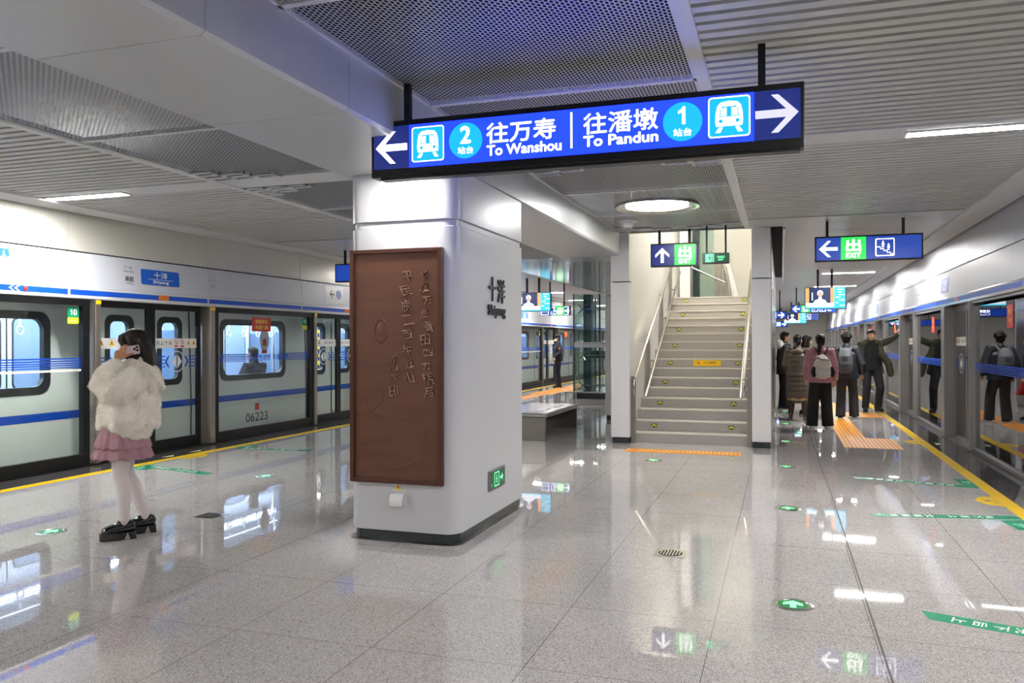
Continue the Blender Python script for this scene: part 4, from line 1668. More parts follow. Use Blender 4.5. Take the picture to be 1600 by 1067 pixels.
for c in cs_:
    for y in (c - 1.0, c + 1.0):
        b.tube([(TX - .66, y, 0), (TX - .66, y, 2.2)], .016, 8)
        b.tube([(TX - 2.1, y, 0), (TX - 2.1, y, 2.2)], .016, 8)
    b.tube([(TX - .75, c + .8, 1.93), (TX - .75, c + TP - .8, 1.93)], .014, 8)
b.build('grab_pole', M['steelb'], train, smooth=True)
b = MB()
for c in cs_:
    for k in range(8):
        y = c + 1.15 + k * .42
        P = [(TX - .75, y + .05 * math.sin(q), 1.72 + .055 * math.cos(q)) for q in [i * math.pi / 8 for i in range(16)]]
        b.tube(P, .011, 6, closed=True)
        b.box(TX - .757, TX - .743, y - .012, y + .012, 1.77, 1.93)
b.build('hand_strap', M['stwhite'], train, smooth=True)
b = MB()
for c in cs_[:3]:
    for k, y in enumerate((c + 1.95,)):
        for i in range(16):
            z = .5 + i * .09
            b.c = i % 2
            b.tube([(TX - 1.5, y, z), (TX - 1.5, y, z + .09)], .022, 8)
b.build('striped_pole', [M['yel'], M['ink']], train)
for a, q, kd in holes:
    if a < T0 or q > T1:
        continue
    r = .09 if kd == 'd' else .13
    e = .055 if kd == 'd' else .06
    wf = MB().ring(fr, rrect(a - e * .6, q + e * .6, Z0 - e * .6, Z1 + e * .6, r + .03, 6), rrect(a + e, q - e, Z0 + e, Z1 - e, r, 6), -.062, .008).build('window_frame', M['trainblk'], train)
    MB().poly(fr, [(a, Z0), (q, Z0), (q, Z1), (a, Z1)], -.03).build('pane', M['glassW'], wf)
b = MB()
b.fbox(fr, T0, T1, .585, .685, 0, .003)
b.build('blue_stripe', M['blue'], train)
b = MB()
for c in cs_:
    for u in (c - .93, c, c + .93):
        b.tube([fr(u, -.2, .004), fr(u + .01, .6, .006), fr(u - .02, 1.5, .006), fr(u - .05, 2.3, .004)] if u != c else [fr(u, -.2, .004), fr(u, 2.3, .004)], .011, 6)
b.build('door_seal', M['trainblk'], train)
b = MB()
b.text(fr, '06223', 12.0, .265, h=.15, w=.62, d=.004)
b.c = 1
b.prism(fr, [(11.95, .38), (12.06, .38), (12.06, .5), (11.95, .5)], .001, .004)
b.build('number', [M['ink'], M['red']], train)
b = MB()
b.prism(fr, [(12.16 + .0, 1.18 + .0)] + [(12.3 + .13 * math.cos(q), 1.62 + .19 * math.sin(q)) for q in [k * math.pi / 12 for k in range(24)]], -.02, -.018) if False else None
b.poly(fr, [(12.26 + .13 * math.cos(q), 1.6 + .2 * math.sin(q)) for q in [k * math.pi / 12 for k in range(24)]], -.024)
b.c = 1
b.flatring(fr, [(12.26 + .13 * math.cos(q), 1.6 + .2 * math.sin(q)) for q in [k * math.pi / 12 for k in range(24)]], [(12.26 + .115 * math.cos(q), 1.6 + .185 * math.sin(q)) for q in [k * math.pi / 12 for k in range(24)]], -.022)
b.poly(fr, [(12.2, 1.5), (12.32, 1.5), (12.3, 1.62), (12.22, 1.62)], -.022)
b.poly(fr, [(12.18, 1.36), (12.34, 1.36), (12.34, 1.42), (12.18, 1.42)], -.022)
b.build('oval_sticker', [M['stwhite'], M['red']], train)
b = MB()
for y, z in ((11.75, 1.55), (6.9, 1.55), (16.8, 1.55)):
    b.c = 0
    b.box(TX - 2.655, TX - 2.65, y, y + .28, z, z + .2)
    b.c = 1
    b.box(TX - 2.655, TX - 2.65, y, y + .28, z - .14, z)
b.build('notice', [mat('notice_plum', '4a3a56', .5), mat('notice_pink', 'd8407a', .5)], train)

# track bed under the train
tb = MB().box(-12.2, -8.45, YB, YE, -1.6, -1.5).box(-12.2, -12.1, YB, YE, -1.5, 3.9).build('wall_trackside', M['dark'])
struct(tb, 'black tunnel wall behind the train', 'wall')

# ================================================================== floor markings
def ground(name, label, cat, pts, mats, z=.002, extra=None, group=None):
    b = MB()
    fz = Fr((0, 0, 0), (1, 0, 0), (0, 1, 0))
    b.prism(fz, pts, .0003, z)
    if extra:
        extra(b, fz, z)
    cx = sum(p[0] for p in pts) / len(pts)
    cy = sum(p[1] for p in pts) / len(pts)
    return tag(b.build(name, mats, at=(cx, cy, 0)), label, cat, group)


b = MB().box(-7.83, -7.69, YB, YE, .0003, .002)
tag(b.build('yellow_line', M['yel'], at=(-7.76, 10, 0)), 'yellow safety line along the left platform edge', 'floor line')
b = MB().box(1.98, 2.11, YB, YE, .0003, .002)
tag(b.build('yellow_line', M['yel'], at=(2.04, 10, 0)), 'yellow safety line along the right platform edge', 'floor line')


def strip_sticker(x0, y0, x1, y1, hw, txt, label, flip):
    dx, dy = x1 - x0, y1 - y0
    L = math.hypot(dx, dy)
    ux = Vector((dx / L, dy / L, 0))
    uy = Vector((-ux.y, ux.x, 0))
    f2 = Fr((x0, y0, 0), ux, uy)
    b = MB()
    b.prism(f2, [(0, -hw), (L, -hw), (L, hw), (0, hw)] if flip is None else [(0, hw), (.06, -hw), (L, -hw), (L, hw)], .0003, .002)
    b.c = 1
    # the characters stand upright for someone facing the doors and run away from the edge
    step = .105 if len(txt) < 6 else .1
    for i, ch in enumerate(txt):
        if ch != ' ':
            f3 = Fr(f2(.2 + step * (len(txt) - 1 - i), 0), -uy, ux)
            b.text(f3, ch, 0, 0, h=.07, w=hw * 1.25, d=.0026, bold=.0012)
    return tag(b.build('queue_strip', [M['green'], M['stwhite']], at=(x0, y0, 0)), label, 'floor sticker')


strip_sticker(.74, 5.1, 1.96, 4.72, .068, '文明乘车 先下后上', 'green floor strip with white lettering nearest the viewer on the right', 1)
QS = {}
QS[1] = strip_sticker(.75, 7.87, 1.97, 8.13, .062, '先下后上 文明乘车', 'green floor strip running to the yellow line beyond the nearest strip light reflection', 1)
QS[2] = strip_sticker(.75, 10.0, 1.97, 9.68, .062, '先下后上 文明乘车', 'farthest green floor strip on the right near the tactile paving', 1)
QS[3] = strip_sticker(-7.66, 8.26, -6.42, 7.96, .065, '先下后上 文明乘车', 'green floor strip right of the legs of the woman on the phone', 0)
QS[4] = strip_sticker(-7.66, 10.05, -6.4, 10.12, .06, '先下后上 文明乘车', 'faint green floor strip left of the white column', 0)


def lab(pts, tx, ty, par, ang):
    b = MB()
    fz = Fr((0, 0, 0), (1, 0, 0), (0, 1, 0))
    b.prism(fz, pts, .0021, .0028)
    b.c = 1
    f2 = Fr((tx, ty, 0), (math.cos(ang), math.sin(ang), 0), (-math.sin(ang), math.cos(ang), 0))
    for i in range(3):
        b.text(f2, ('排队', '候车', '区域')[i], 0, .055 - .055 * i, h=.04, d=.0034)
    b.build('queue_label', [M['green'], M['stwhite']], QS[par])


lab([(1.79, 7.95), (1.84, 7.62), (1.975, 7.62), (1.975, 8.03)], 1.91, 7.78, 1, 3.5)
lab([(1.86, 9.76), (1.975, 9.76), (1.975, 10.2), (1.82, 10.2)], 1.915, 9.98, 2, 3.1)
lab([(-7.67, 7.95), (-7.38, 7.98), (-7.4, 8.18), (-7.67, 8.24)], -7.55, 8.08, 3, .1)
lab([(-7.67, 10.13), (-7.35, 10.11), (-7.42, 10.3), (-7.67, 10.36)], -7.55, 10.22, 4, .1)


def gap_mark(x, y, s, label):
    def ex(b, fz, z):
        b.c = 1
        b.poly(fz, [(x + s * .06, y), (x + s * .13, y + s * .05), (x + s * .13, y - s * .05)] if s > 0 else [(x + s * .06, y), (x + s * .13, y + s * .05), (x + s * .13, y - s * .05)], z + .0006)
        f2 = Fr((x + s * .2, y, 0), (0, -s, 0), (s, 0, 0)) if False else Fr((x + s * .16, y - .02, 0), (0, s * 1.0, 0), (-s * 1.0, 0, 0))
        for i, q in enumerate(('小心', '站台', '间隙')):
            b.text(fz, q, x + s * .165, y + .12 - .12 * i - .0, h=.07, w=.06, d=z + .0006, rot=1 if s > 0 else 0)
    pts = [(x, y), (x + s * .07, y + .2), (x + s * .2, y + .25), (x + s * .2, y - .25), (x + s * .07, y - .2)]
    if s > 0:
        pts = pts[::-1]
    ground('gap_marker', label, 'floor sticker', pts, [M['yel'], M['ink']], extra=ex)


gap_mark(1.78, 8.9, 1, 'yellow arrow marker on the nearest stretch of the right yellow line')
gap_mark(1.78, 13.75, 1, 'yellow arrow marker beside the tactile paving on the right')
gap_mark(-7.48, 9.15, -1, 'yellow arrow marker on the left yellow line by the green strips')
for k, (x, y, l) in enumerate(((2.2, 8.5, 'pale triangle on the dark right edge, nearer one'), (2.2, 13.6, 'pale triangle on the dark right edge by the wide post'), (-7.98, 9.05, 'pale triangle on the dark left edge, nearer of two'), (-7.98, 9.6, 'pale triangle on the dark left edge, farther of two'))):
    s = 1 if x > 0 else -1
    ground('edge_triangle', l, 'floor sticker', [(x, y - .12), (x + .08, y), (x, y + .12)][::1], [mat('pale_yellow_print', 'd9d49a', .4)])


# tactile paving
def tactile(label, rects):
    b = MB()
    for x0, x1, y0, y1, along in rects:
        b.c = 1
        b.box(x0, x1, y0, y1, .0003, .003)
        b.c = 0
        if along:
            n = max(1, int((x1 - x0) / .055))
            for i in range(n):
                u = x0 + (x1 - x0) * (i + .5) / n
                b.box(u - .014, u + .014, y0 + .01, y1 - .01, .003, .005)
        else:
            n = max(1, int((y1 - y0) / .055))
            for i in range(n):
                u = y0 + (y1 - y0) * (i + .5) / n
                b.box(x0 + .01, x1 - .01, u - .014, u + .014, .003, .005)
    x0, x1, y0, y1, _ = rects[0]
    tag(b.build('tactile_paving', [M['yelsat'], M['tacbase']], at=((x0 + x1) / 2, (y0 + y1) / 2, 0)), label, 'tactile paving')


tactile('orange tactile strip on the floor at the foot of the stairs', [(-2.12, -.52, 11.37, 11.72, True)])
tactile('orange ribbed tactile paving leading to the right-hand doors', [(.87, 1.66, 12.75, 14.05, True), (.87, 1.27, 14.05, 22.0, True), (1.27, 1.95, 17.9, 19.1, True)])
tactile('orange tactile paving on the floor beside the guard', [(-7.2, -6.45, 23.0, 29.5, True), (-6.45, -5.6, 24.6, 25.4, False)])
tactile('orange tactile strip on the left seen over the bench', [(-7.0, -6.6, 16.5, 22.9, True)])

# green floor lamps
def floor_lamp(x, y, label, ang=0.0):
    t = thing('floor_exit_light', label, 'floor light', (x, y, 0), 'green evacuation lights set in the floor')
    MB().lathe((x, y, 0), [(.118, .0004), (.118, .003), (.105, .006), (.088, .006), (.085, .004)], 36, caps=False).build('rim', M['steelb'], t, smooth=True)
    fz = Fr((x, y, 0), (math.cos(ang), math.sin(ang), 0), (-math.sin(ang), math.cos(ang), 0))
    b = MB()
    b.prism(fz, circ(0, 0, .088, 32), .0004, .0045)
    b.c = 1
    b.poly(fz, [(a * .058, c) for a, c in ((-.3, -.065), (.3, -.065), (.3, .0), (.95, -.02), (.95, .02), (0, .07), (-.95, .02), (-.95, -.02), (-.3, .0))], .0052)
    b.build('lens', [emat('green_lens', '0a9a4a', .45), emat('lit_arrow', '8affa8', 1.5)], t)


FL = [(.06, 5.045, 'green arrow floor light nearest the viewer'), (.052, 7.94, 'second green floor light from the viewer, right lane'), (.05, 10.57, 'third green floor light from the viewer, right lane'), (.06, 13.23, 'fourth green floor light, beside the right stair wall'), (.07, 16.1, 'fifth green floor light, at the feet of the waiting people'), (.07, 18.9, 'sixth green floor light, behind the waiting people'),
      (-5.7, 5.126, 'green floor light in front of the toes of the woman on the phone'), (-5.69, 8.03, 'green floor light behind the woman, left of the column'), (-1.59, 10.62, 'green floor light before the orange strip at the stairs'), (-5.69, 19.0, 'green floor light between the bench and the guard')]
for x, y, l in FL:
    floor_lamp(x, y, l)


def drain(x, y, label):
    t = thing('floor_vent', label, 'floor vent', (x, y, 0))
    MB().box(x - .11, x + .11, y - .11, y + .11, .0003, .003).build('plate', M['steelb'], t)
    b = MB().lathe((x, y, 0), [(.085, .003), (.085, .0042)], 28)
    b.build('disc', M['dark'], t)
    b = MB()
    for i in range(-3, 4):
        hh = math.sqrt(max(0, .08 ** 2 - (i * .022) ** 2))
        b.box(x + i * .022 - .006, x + i * .022 + .006, y - hh, y + hh, .0042, .006)
    b.build('bars', M['steelb'], t)


drain(-.775, 6.0, 'square steel floor vent on the right of the column')
drain(-4.86, 6.04, 'square steel floor vent between the woman and the column')

# ================================================================== bench
t = thing('steel_bench', 'brushed steel bench standing behind the column', 'bench', (-3.95, 13.3, 0))
bx0, bx1, by0, by1 = -4.4, -3.5, 12.22, 14.33
MB().prism(Fr((bx0, by0, 0), (1, 0, 0), (0, 1, 0)), rrect(0, bx1 - bx0, 0, by1 - by0, .03, 4), .36, .43).build('seat', M['steelb'], t, bev=.012)
for y in (by0, by1 - .06):
    MB().box(bx0 + .02, bx1 - .02, y + .005, y + .055, 0, .36).build('leg', M['steel'], t, bev=.006)
b = MB()
b.box(bx0 + .25, bx0 + .3, by0 + .06, by1 - .06, .04, .36)
b.build('panel', M['steel'], t)
b = MB()
for i in range(4):
    b.box(bx1 - .2, bx1 - .18, by0 + .25 + i * .42, by0 + .55 + i * .42, .4302, .4315)
b.build('slot', M['dark'], t)

# ================================================================== glass lift
t = thing('glass_lift_shaft', 'green glass lift shaft beyond the bench, left of the stairs', 'lift', (-4.6, 23.2, 0))
EX0, EX1, EY0, EY1 = -5.4, -3.4, 21.6, 24.2
b = MB()
for x0, x1, y0, y1 in ((EX0, EX1, EY0, EY0 + .02), (EX0, EX0 + .02, EY0 + .02, EY1)):
    b.box(x0, x1, y0, y1, .2, 1.4).box(x0, x1, y0, y1, 1.54, 2.86)
b.build('glass', M['glassE'], t)
tealf = mat('teal_lift_frame', '20363a', .3, metal=.4)
b = MB()
b.box(EX0 - .012, EX0 + .02, EY0 - .012, EY0 + .03, 0, 2.86)
b.box(EX0 + .2, EX0 + .42, EY0 + .3, EY0 + .6, 0, 2.86)
b.box(EX0 + .68, EX0 + .72, EY0 + .1, EY0 + .14, 0, 2.86)
b.box(EX0 + .02, EX0 + .06, EY1 - .06, EY1 - .02, 0, 2.86)
b.box(EX0, EX1, EY1, EY1 + .05, 0, .2).box(EX0 + .4, EX1, EY0 + .3, EY0 + .36, 1.1, 1.3)
b.build('frame', tealf, t)
b = MB()
b.box(EX0, EX1, EY0 - .01, EY0 + .03, 1.4, 1.54).box(EX0 - .01, EX0 + .03, EY0, EY1, 1.4, 1.54)
b.build('band', mat('pale_grey_band', 'a9adb4', .35), t)
b = MB()
fr = Fr((EX0, EY0 - .012, 1.4), (1, 0, 0), (0, 0, 1))
b.text(fr, '请勿倚靠 注意安全', .9, .1, h=.04, w=1.3, d=0).text(fr, 'No leaning please mind your safety', .9, .042, h=.03, w=1.3, d=0)
b.build('lettering', M['ink'], t)
b = MB()
for z in (2.45, 1.18, .35):
    for dx, dz in ((.18, .12), (.18, -.12), (-.02, .12), (-.02, -.12)):
        b.tube([(EX0 + .22, EY0 + .14, z), (EX0 + .22 + dx - .1 + .02, EY0 + .03, z + dz)], .016, 8)
    b.tube([(EX0 + .22, EY0 + .14, z), (EX0 + .95, EY0 + 1, z)], .014, 8)
    b.tube([(EX0 + .22, EY0 + .14, z), (EX1 - .1, EY0 + .3, z)], .01, 8)
b.build('spider_fitting', M['steelb'], t, smooth=True)
MB().box(EX0 - .25, EX1, EY0 - .22, EY0 - .015, .17, .2).box(EX0 - .2, EX0 - .17, EY0 - .2, EY0 - .17, 0, .17).box(EX0 + .1, EX0 + .13, EY0 - .2, EY0 - .17, 0, .17).build('kick_rail', M['steel'], t)
MB().box(EX0 + .03, EX1, EY0 + .03, EY1, 0, .19).build('base', mat('dark_lift_base', '262d30', .2), t)

# ================================================================== people
from mathutils import noise as mnoise


def fuse(mb, name, m, parent, voxel=.012, sm=3, fur=0.0, fscale=30, shape=None):
    """melt overlapping closed pieces into one continuous skin"""
    me = bpy.data.meshes.new('tmp')
    me.from_pydata([tuple(p) for p in mb.v], [], mb.f)
    o = bpy.data.objects.new('tmp', me)
    COL.objects.link(o)
    q = o.modifiers.new('r', 'REMESH')
    q.mode = 'VOXEL'
    q.voxel_size = voxel
    q = o.modifiers.new('s', 'SMOOTH')
    q.factor = .5
    q.iterations = sm
    bpy.context.view_layer.update()
    r = bpy.data.meshes.new_from_object(o.evaluated_get(bpy.context.evaluated_depsgraph_get()))
    bpy.data.objects.remove(o)
    bpy.data.meshes.remove(me)
    if fur or shape:
        for v in r.vertices:
            p = v.co
            if fur:
                k = mnoise.noise(p * fscale) * fur + mnoise.noise(p * fscale * .37) * fur * 1.3
                v.co = p + v.normal * k
    r.materials.clear()
    r.materials.append(m)
    r.polygons.foreach_set('use_smooth', [True] * len(r.polygons))
    r.name = name
    o = bpy.data.objects.new(name, r)
    COL.objects.link(o)
    o.parent = parent
    return o


def add_pile(o, n, L, w, seed=1, droop=.5):
    """short fur strands standing on the surface of a mesh, kept inside the same mesh"""
    r = random.Random(seed)
    me = o.data
    V = [v.co.copy() for v in me.vertices]
    N = [v.normal.copy() for v in me.vertices]
    F = [tuple(p.vertices) for p in me.polygons]
    k0 = len(V)
    for _ in range(n):
        i = r.randrange(k0)
        p, q = V[i], N[i]
        d = (q + Vector((r.uniform(-.6, .6), r.uniform(-.6, .6), r.uniform(-.6, .6) - droop))).normalized()
        s_ = d.cross(Vector((r.uniform(-1, 1), r.uniform(-1, 1), r.uniform(-1, 1)))).normalized() * w
        b0 = len(V)
        V += [p - q * .002 - s_, p - q * .002 + s_, p + d * L * r.uniform(.6, 1.2)]
        F.append((b0, b0 + 1, b0 + 2))
    m2 = bpy.data.meshes.new(me.name)
    m2.from_pydata([tuple(v) for v in V], [], F)
    m2.materials.append(me.materials[0])
    m2.polygons.foreach_set('use_smooth', [True] * len(m2.polygons))
    o.data = m2


def rotm(yaw=0, pitch=0, roll=0):
    return (Matrix.Rotation(yaw, 3, 'Z') @ Matrix.Rotation(pitch, 3, 'X') @ Matrix.Rotation(roll, 3, 'Y'))


def head(b, c, R, k=1.0):
    c = Vector(c)
    P = lambda x, y, z: c + R @ Vector((x * k, y * k, z * k))
    S = lambda *r: tuple(q * k for q in r)
    b.ball(P(0, -.014, .03), S(.074, .092, .083), 20, 14, R)
    b.ball(P(0, .022, -.03), S(.06, .068, .082), 20, 14, R)
    b.ball(P(0, .048, -.088), S(.034, .03, .024), 14, 10, R)
    b.limb([P(0, .088, .005), P(0, .1, -.02), P(0, .107, -.036)], S(.008, .011, .014), 8)
    b.ball(P(0, .083, -.066), S(.022, .012, .009), 10, 8, R)
    for s in (-1, 1):
        b.ball(P(s * .074, -.008, -.012), S(.011, .02, .031), 10, 8, R)
        b.ball(P(s * .036, .068, -.03), S(.02, .018, .018), 10, 8, R)


def face(t, c, R, k=1.0, brow=True):
    c = Vector(c)
    P = lambda x, y, z: c + R @ Vector((x * k, y * k, z * k))
    for s in (-1, 1):
        b = MB()
        b.ball(P(s * .03, .083, .006), (.0125 * k, .006 * k, .0065 * k), 12, 8, R)
        b.c = 1
        b.ball(P(s * .03, .0875, .006), (.006 * k, .0035 * k, .006 * k), 10, 8, R)
        b.build('eye', [M['stwhite'], M['ink']], t, smooth=True)
    b = MB()
    for s in (-1, 1):
        b.limb([P(s * .014, .092, .026), P(s * .032, .089, .031), P(s * .048, .078, .026)], [.0035 * k, .0045 * k, .003 * k], 6)
    b.build('eyebrows', M['hairb'], t, smooth=True)
    b = MB()
    b.ball(P(0, .0925, -.064), (.022 * k, .006 * k, .0045 * k), 12, 8, R)
    b.ball(P(0, .0915, -.071), (.018 * k, .006 * k, .005 * k), 12, 8, R)
    b.build('lips', mat('lips', 'a8675a', .45), t, smooth=True)


def hand(b, w, d, n, side=1, curl=.5, k=1.0, fr_=.0085):
    """w wrist, d direction of the fingers, n palm normal (the way fingers curl)"""
    w, d, n = Vector(w), Vector(d).normalized(), Vector(n).normalized()
    n = (n - d * n.dot(d)).normalized()
    a = d.cross(n) * side          # towards the thumb
    pc = w + d * .05 * k
    b.limb([w - d * .01, w + d * .02 * k, pc + d * .02 * k, pc + d * .036 * k], [(.022 * k, .022 * k)] * 1 + [.026 * k, .034 * k, .03 * k], 10)
    for i, (o, L) in enumerate(((.027, .068), (.009, .077), (-.009, .071), (-.026, .055))):
        p = w + d * (.085 - abs(o) * .25) * k + a * o * k
        seg = [p - d * .02 * k, p]
        an = 0
        for j, q in enumerate((.46, .3, .24)):
            an += curl * (.75 if j == 0 else .85) * (1 + .08 * i)
            p = p + (d * math.cos(an) + n * math.sin(an)) * L * q * k
            seg.append(p)
        b.limb(seg, [fr_ * k * 1.08, fr_ * k * 1.05, fr_ * k, fr_ * k * .95, fr_ * k * .85], 8)
    p = w + d * .025 * k + a * .02 * k
    t1 = p + (a * .62 + d * .75 + n * .2).normalized() * .04 * k
    t2 = t1 + (a * .25 + d * .85 + n * .45).normalized() * .032 * k
    b.limb([p - a * .008 * k, p, t1, t2], [fr_ * 1.4 * k, fr_ * 1.35 * k, fr_ * 1.15 * k, fr_ * .95 * k], 8)


STAND = dict(hip=[(-.09, 0, .9), (.09, 0, .9)], knee=[(-.095, .015, .49), (.095, .015, .49)], ankle=[(-.1, -.02, .09), (.1, -.02, .09)],
             sho=[(-.175, 0, 1.385), (.175, 0, 1.385)], elb=[(-.225, -.03, 1.1), (.225, -.03, 1.1)], wri=[(-.235, .06, .87), (.235, .06, .87)],
             hdir=[(0, .25, -1), (0, .25, -1)], hnor=[(1, .2, 0), (-1, .2, 0)], pel=(0, 0, .95), che=(0, 0, 1.22), nek=(0, -.01, 1.42), hed=(0, .02, 1.585), toe=[(-.02, 1, 0), (.02, 1, 0)], curl=.45)


def person(label, loc, rz, H, J=None, top=None, legs=None, shoe=None, hair=None, hR=None, showface=False, extra=None, voxel=.012, base=0.0):
    D = dict(STAND)
    D.update(J or {})
    t = thing('person', label, 'person', (0, 0, 0))
    R = hR or rotm()
    b = MB()
    head(b, D['hed'], R)
    b.limb([D['che'], D['nek'], Vector(D['hed']) + R @ Vector((0, -.01, -.06))], [.06, .052, .05], 12)
    b.limb([D['pel'], (Vector(D['pel']) + Vector(D['che'])) / 2, D['che']], [(.13, .1), (.115, .09), (.14, .1)], 14)
    for i in (0, 1):
        b.limb([D['che'], D['sho'][i], D['elb'][i], D['wri'][i]], [.07, .055, .042, .027], 10)
        hand(b, D['wri'][i], D['hdir'][i], D['hnor'][i], side=1 if i == 0 else -1, curl=D['curl'])
        b.limb([D['pel'], D['hip'][i], D['knee'][i], D['ankle'][i]], [.09, .085, .055, .038], 12)
        a = Vector(D['ankle'][i])
        td = Vector(D['toe'][i]).normalized()
        b.limb([a + Vector((0, 0, -.05)) - td * .03, a + td * .13 + Vector((0, 0, -.06))], [.03, .025], 8)
    body = fuse(b, 'body', D.get('skin', M['skin']), t, .0085, 2)
    if top:
        p = top.get('puff', 1.0)
        hem = top.get('hem', .8)
        hz = D['pel'][2] - .95
        b = MB()
        c = Vector(D['che'])
        g = Vector(D['pel'])
        low = Vector((g.x, g.y, hem + hz))
        hw = top.get('hemw', .21)
        b.limb([low + Vector((0, 0, -.01)), g + Vector((0, 0, .0)) if hem < .9 else (g + c) / 2, (g + c) / 2 + Vector((0, 0, .06)), c + Vector((0, 0, .08)), Vector(D['nek']) - Vector((0, 0, .05))],
               [(hw * p, hw * .72 * p), (.195 * p, .15 * p), (.185 * p, .14 * p), (.2 * p, .135 * p), (.09 * p, .08 * p)], 20, f0=True)
        # flat hem
        for i in (0, 1):
            s_, e_, w_ = (Vector(D[k_][i]) for k_ in ('sho', 'elb', 'wri'))
            ar = top.get('arm', .07)
            b.limb([c.lerp(s_, .5) + Vector((0, 0, .05)), s_, s_.lerp(e_, .5), e_, e_.lerp(w_, .6), w_], [ar * 1.1, ar * 1.1, ar, ar * .95, ar * .88, ar * .66], 12, f1=True)
        if top.get('collar', True):
            n = Vector(D['nek'])
            b.limb([n - Vector((0, 0, .04)), n + Vector((0, 0, .035))], [(.085, .085), (.075, .075)], 14)
        if top.get('hood'):
            n = Vector(D['nek'])
            b.ball(n + Vector((0, -.1, -.06)), (.12, .05, .075), 16, 10)
        if top.get('extra'):
            top['extra'](b, D)
        fuse(b, 'jacket', top['mat'], t, voxel, 3, top.get('fur', .0), top.get('fs', 30))
    if legs:
        b = MB()
        lr = legs.get('r', (.1, .085, .075))
        for i in (0, 1):
            h_, k_, a_ = (Vector(D[q][i]) for q in ('hip', 'knee', 'ankle'))
            end = a_ + (a_ - k_).normalized() * legs.get('over', .02)
            b.limb([Vector(D['pel']).lerp(h_, .5) + Vector((0, 0, .04)), h_, h_.lerp(k_, .5), k_, k_.lerp(end, .5), end], [.11, lr[0], (lr[0] + lr[1]) / 2, lr[1], (lr[1] + lr[2]) / 2, lr[2]], 14, f1=True)
        b.limb([Vector(D['pel']) + Vector((0, 0, -.04)), Vector(D['pel']) + Vector((0, 0, .08))], [(.17, .12), (.16, .115)], 16)
        fuse(b, 'trousers', legs['mat'], t, voxel, 2)
    if shoe:
        for i in (0, 1):
            a = Vector(D['ankle'][i])
            td = Vector(D['toe'][i]).normalized()
            z0 = a.z - .09
            b = MB()
            P = lambda f, z: Vector((a.x, a.y, z0)) + Vector((td.x, td.y, td.z)) * f + Vector((0, 0, z))
            b.limb([P(-.05, .05), P(.0, .06), P(.07, .05), P(.15, .035)], [(.04, .045), (.042, .055), (.046, .042), (.044, .03)], 12)
            so = fuse(b, 'shoe', shoe[0], t, .008, 2)
            sl_ = MB()
            ux = td
            fz = Fr(P(.045, .002), ux, Vector((-ux.y, ux.x, 0)))
            sl_.prism(fz, [(x, y * (1 if x > 0 else .85)) for x, y in [(.145 * math.cos(q), .05 * math.sin(q)) for q in [j * math.pi / 12 for j in range(24)]]], 0, .028)
            sl_.build('sole', shoe[1], so)
    if hair:
        b = MB()
        hair(b, Vector(D['hed']), R)
        fuse(b, 'hair', D.get('hairm', M['hairb']), t, .009, 2, .003, 45)
    if showface:
        face(t, D['hed'], R)
    if extra:
        extra(t, D)
    s = H / 1.70
    t.scale = (s, s, s)
    t.rotation_euler = (0, 0, rz)
    t.location = (loc[0], loc[1], base + .006)
    return t


def short_hair(b, c, R, vol=1.0):
    P = lambda x, y, z: c + R @ Vector((x, y, z))
    b.ball(P(0, -.022, .045), (.083 * vol, .094 * vol, .08 * vol), 18, 12, R)
    b.ball(P(0, -.05, -.01), (.074 * vol, .06 * vol, .07), 16, 10, R)
    b.ball(P(0, .05, .075), (.06 * vol, .04, .03), 14, 8, R)
    for s in (-1, 1):
        b.ball(P(s * .066, -.005, .03), (.016, .04, .045), 10, 8, R)


def curly_hair(b, c, R):
    short_hair(b, c, R, 1.1)
    r = random.Random(5)
    for i in range(40):
        a, e = r.uniform(0, 6.28), r.uniform(-.1, 1.5)
        p = Vector((math.cos(a) * math.cos(e) * .095, math.sin(a) * math.cos(e) * .1 - .02, math.sin(e) * .085 + .045))
        if p.y > .07 and p.z < .05:
            continue
        b.ball(c + R @ p, r.uniform(.018, .028), 8, 6)


def long_hair(b, c, R, L=.32, back=.06):
    short_hair(b, c, R, 1.06)
    P = lambda x, y, z: c + R @ Vector((x, y, z))
    for x in (-.06, -.03, 0, .03, .06):
        b.limb([P(x, -.06, .03), P(x * 1.2, -.085, -.08), P(x * 1.15, -.1, -.2), P(x * 1.1, -.1, -L)], [.035, .038, .036, .025], 10)
    for s in (-1, 1):
        b.limb([P(s * .07, .0, .04), P(s * .082, -.01, -.06), P(s * .085, -.03, -.2), P(s * .075, -.04, -L)], [.02, .025, .026, .016], 8)


def tied_hair(b, c, R, L=.22):
    short_hair(b, c, R, 1.05)
    P = lambda x, y, z: c + R @ Vector((x, y, z))
    b.ball(P(0, -.07, -.03), (.075, .05, .075), 14, 10, R)
    b.limb([P(-.02, -.105, -.07), P(-.03, -.125, -.13), P(-.035, -.12, -.2), P(-.03, -.11, -L)], [.032, .037, .03, .014], 10)


dgr = math.radians
wsole = mat('white_sole', 'e6e4de', .5)
bsole = mat('black_sole', '202022', .6)
padk = mat('black_puffer', '16171b', .45, bump=(14, .5, (.4, .4, 3)))
pabr = mat('olive_brown_puffer', '4a4136', .5, bump=(12, .6, (.3, .3, 3)))
panv = mat('dark_navy_puffer', '1d2128', .45, bump=(12, .5, (.3, .3, 3)))
pinkf = mat('pink_fleece', 'b4808a', .95, noise=(60, .12), bump=(70, .5))
olive = mat('olive_wool', '3d3e30', .9, noise=(50, .1), bump=(80, .3))
whitef = mat('white_fleece', 'dcd8d2', .95, bump=(80, .5))

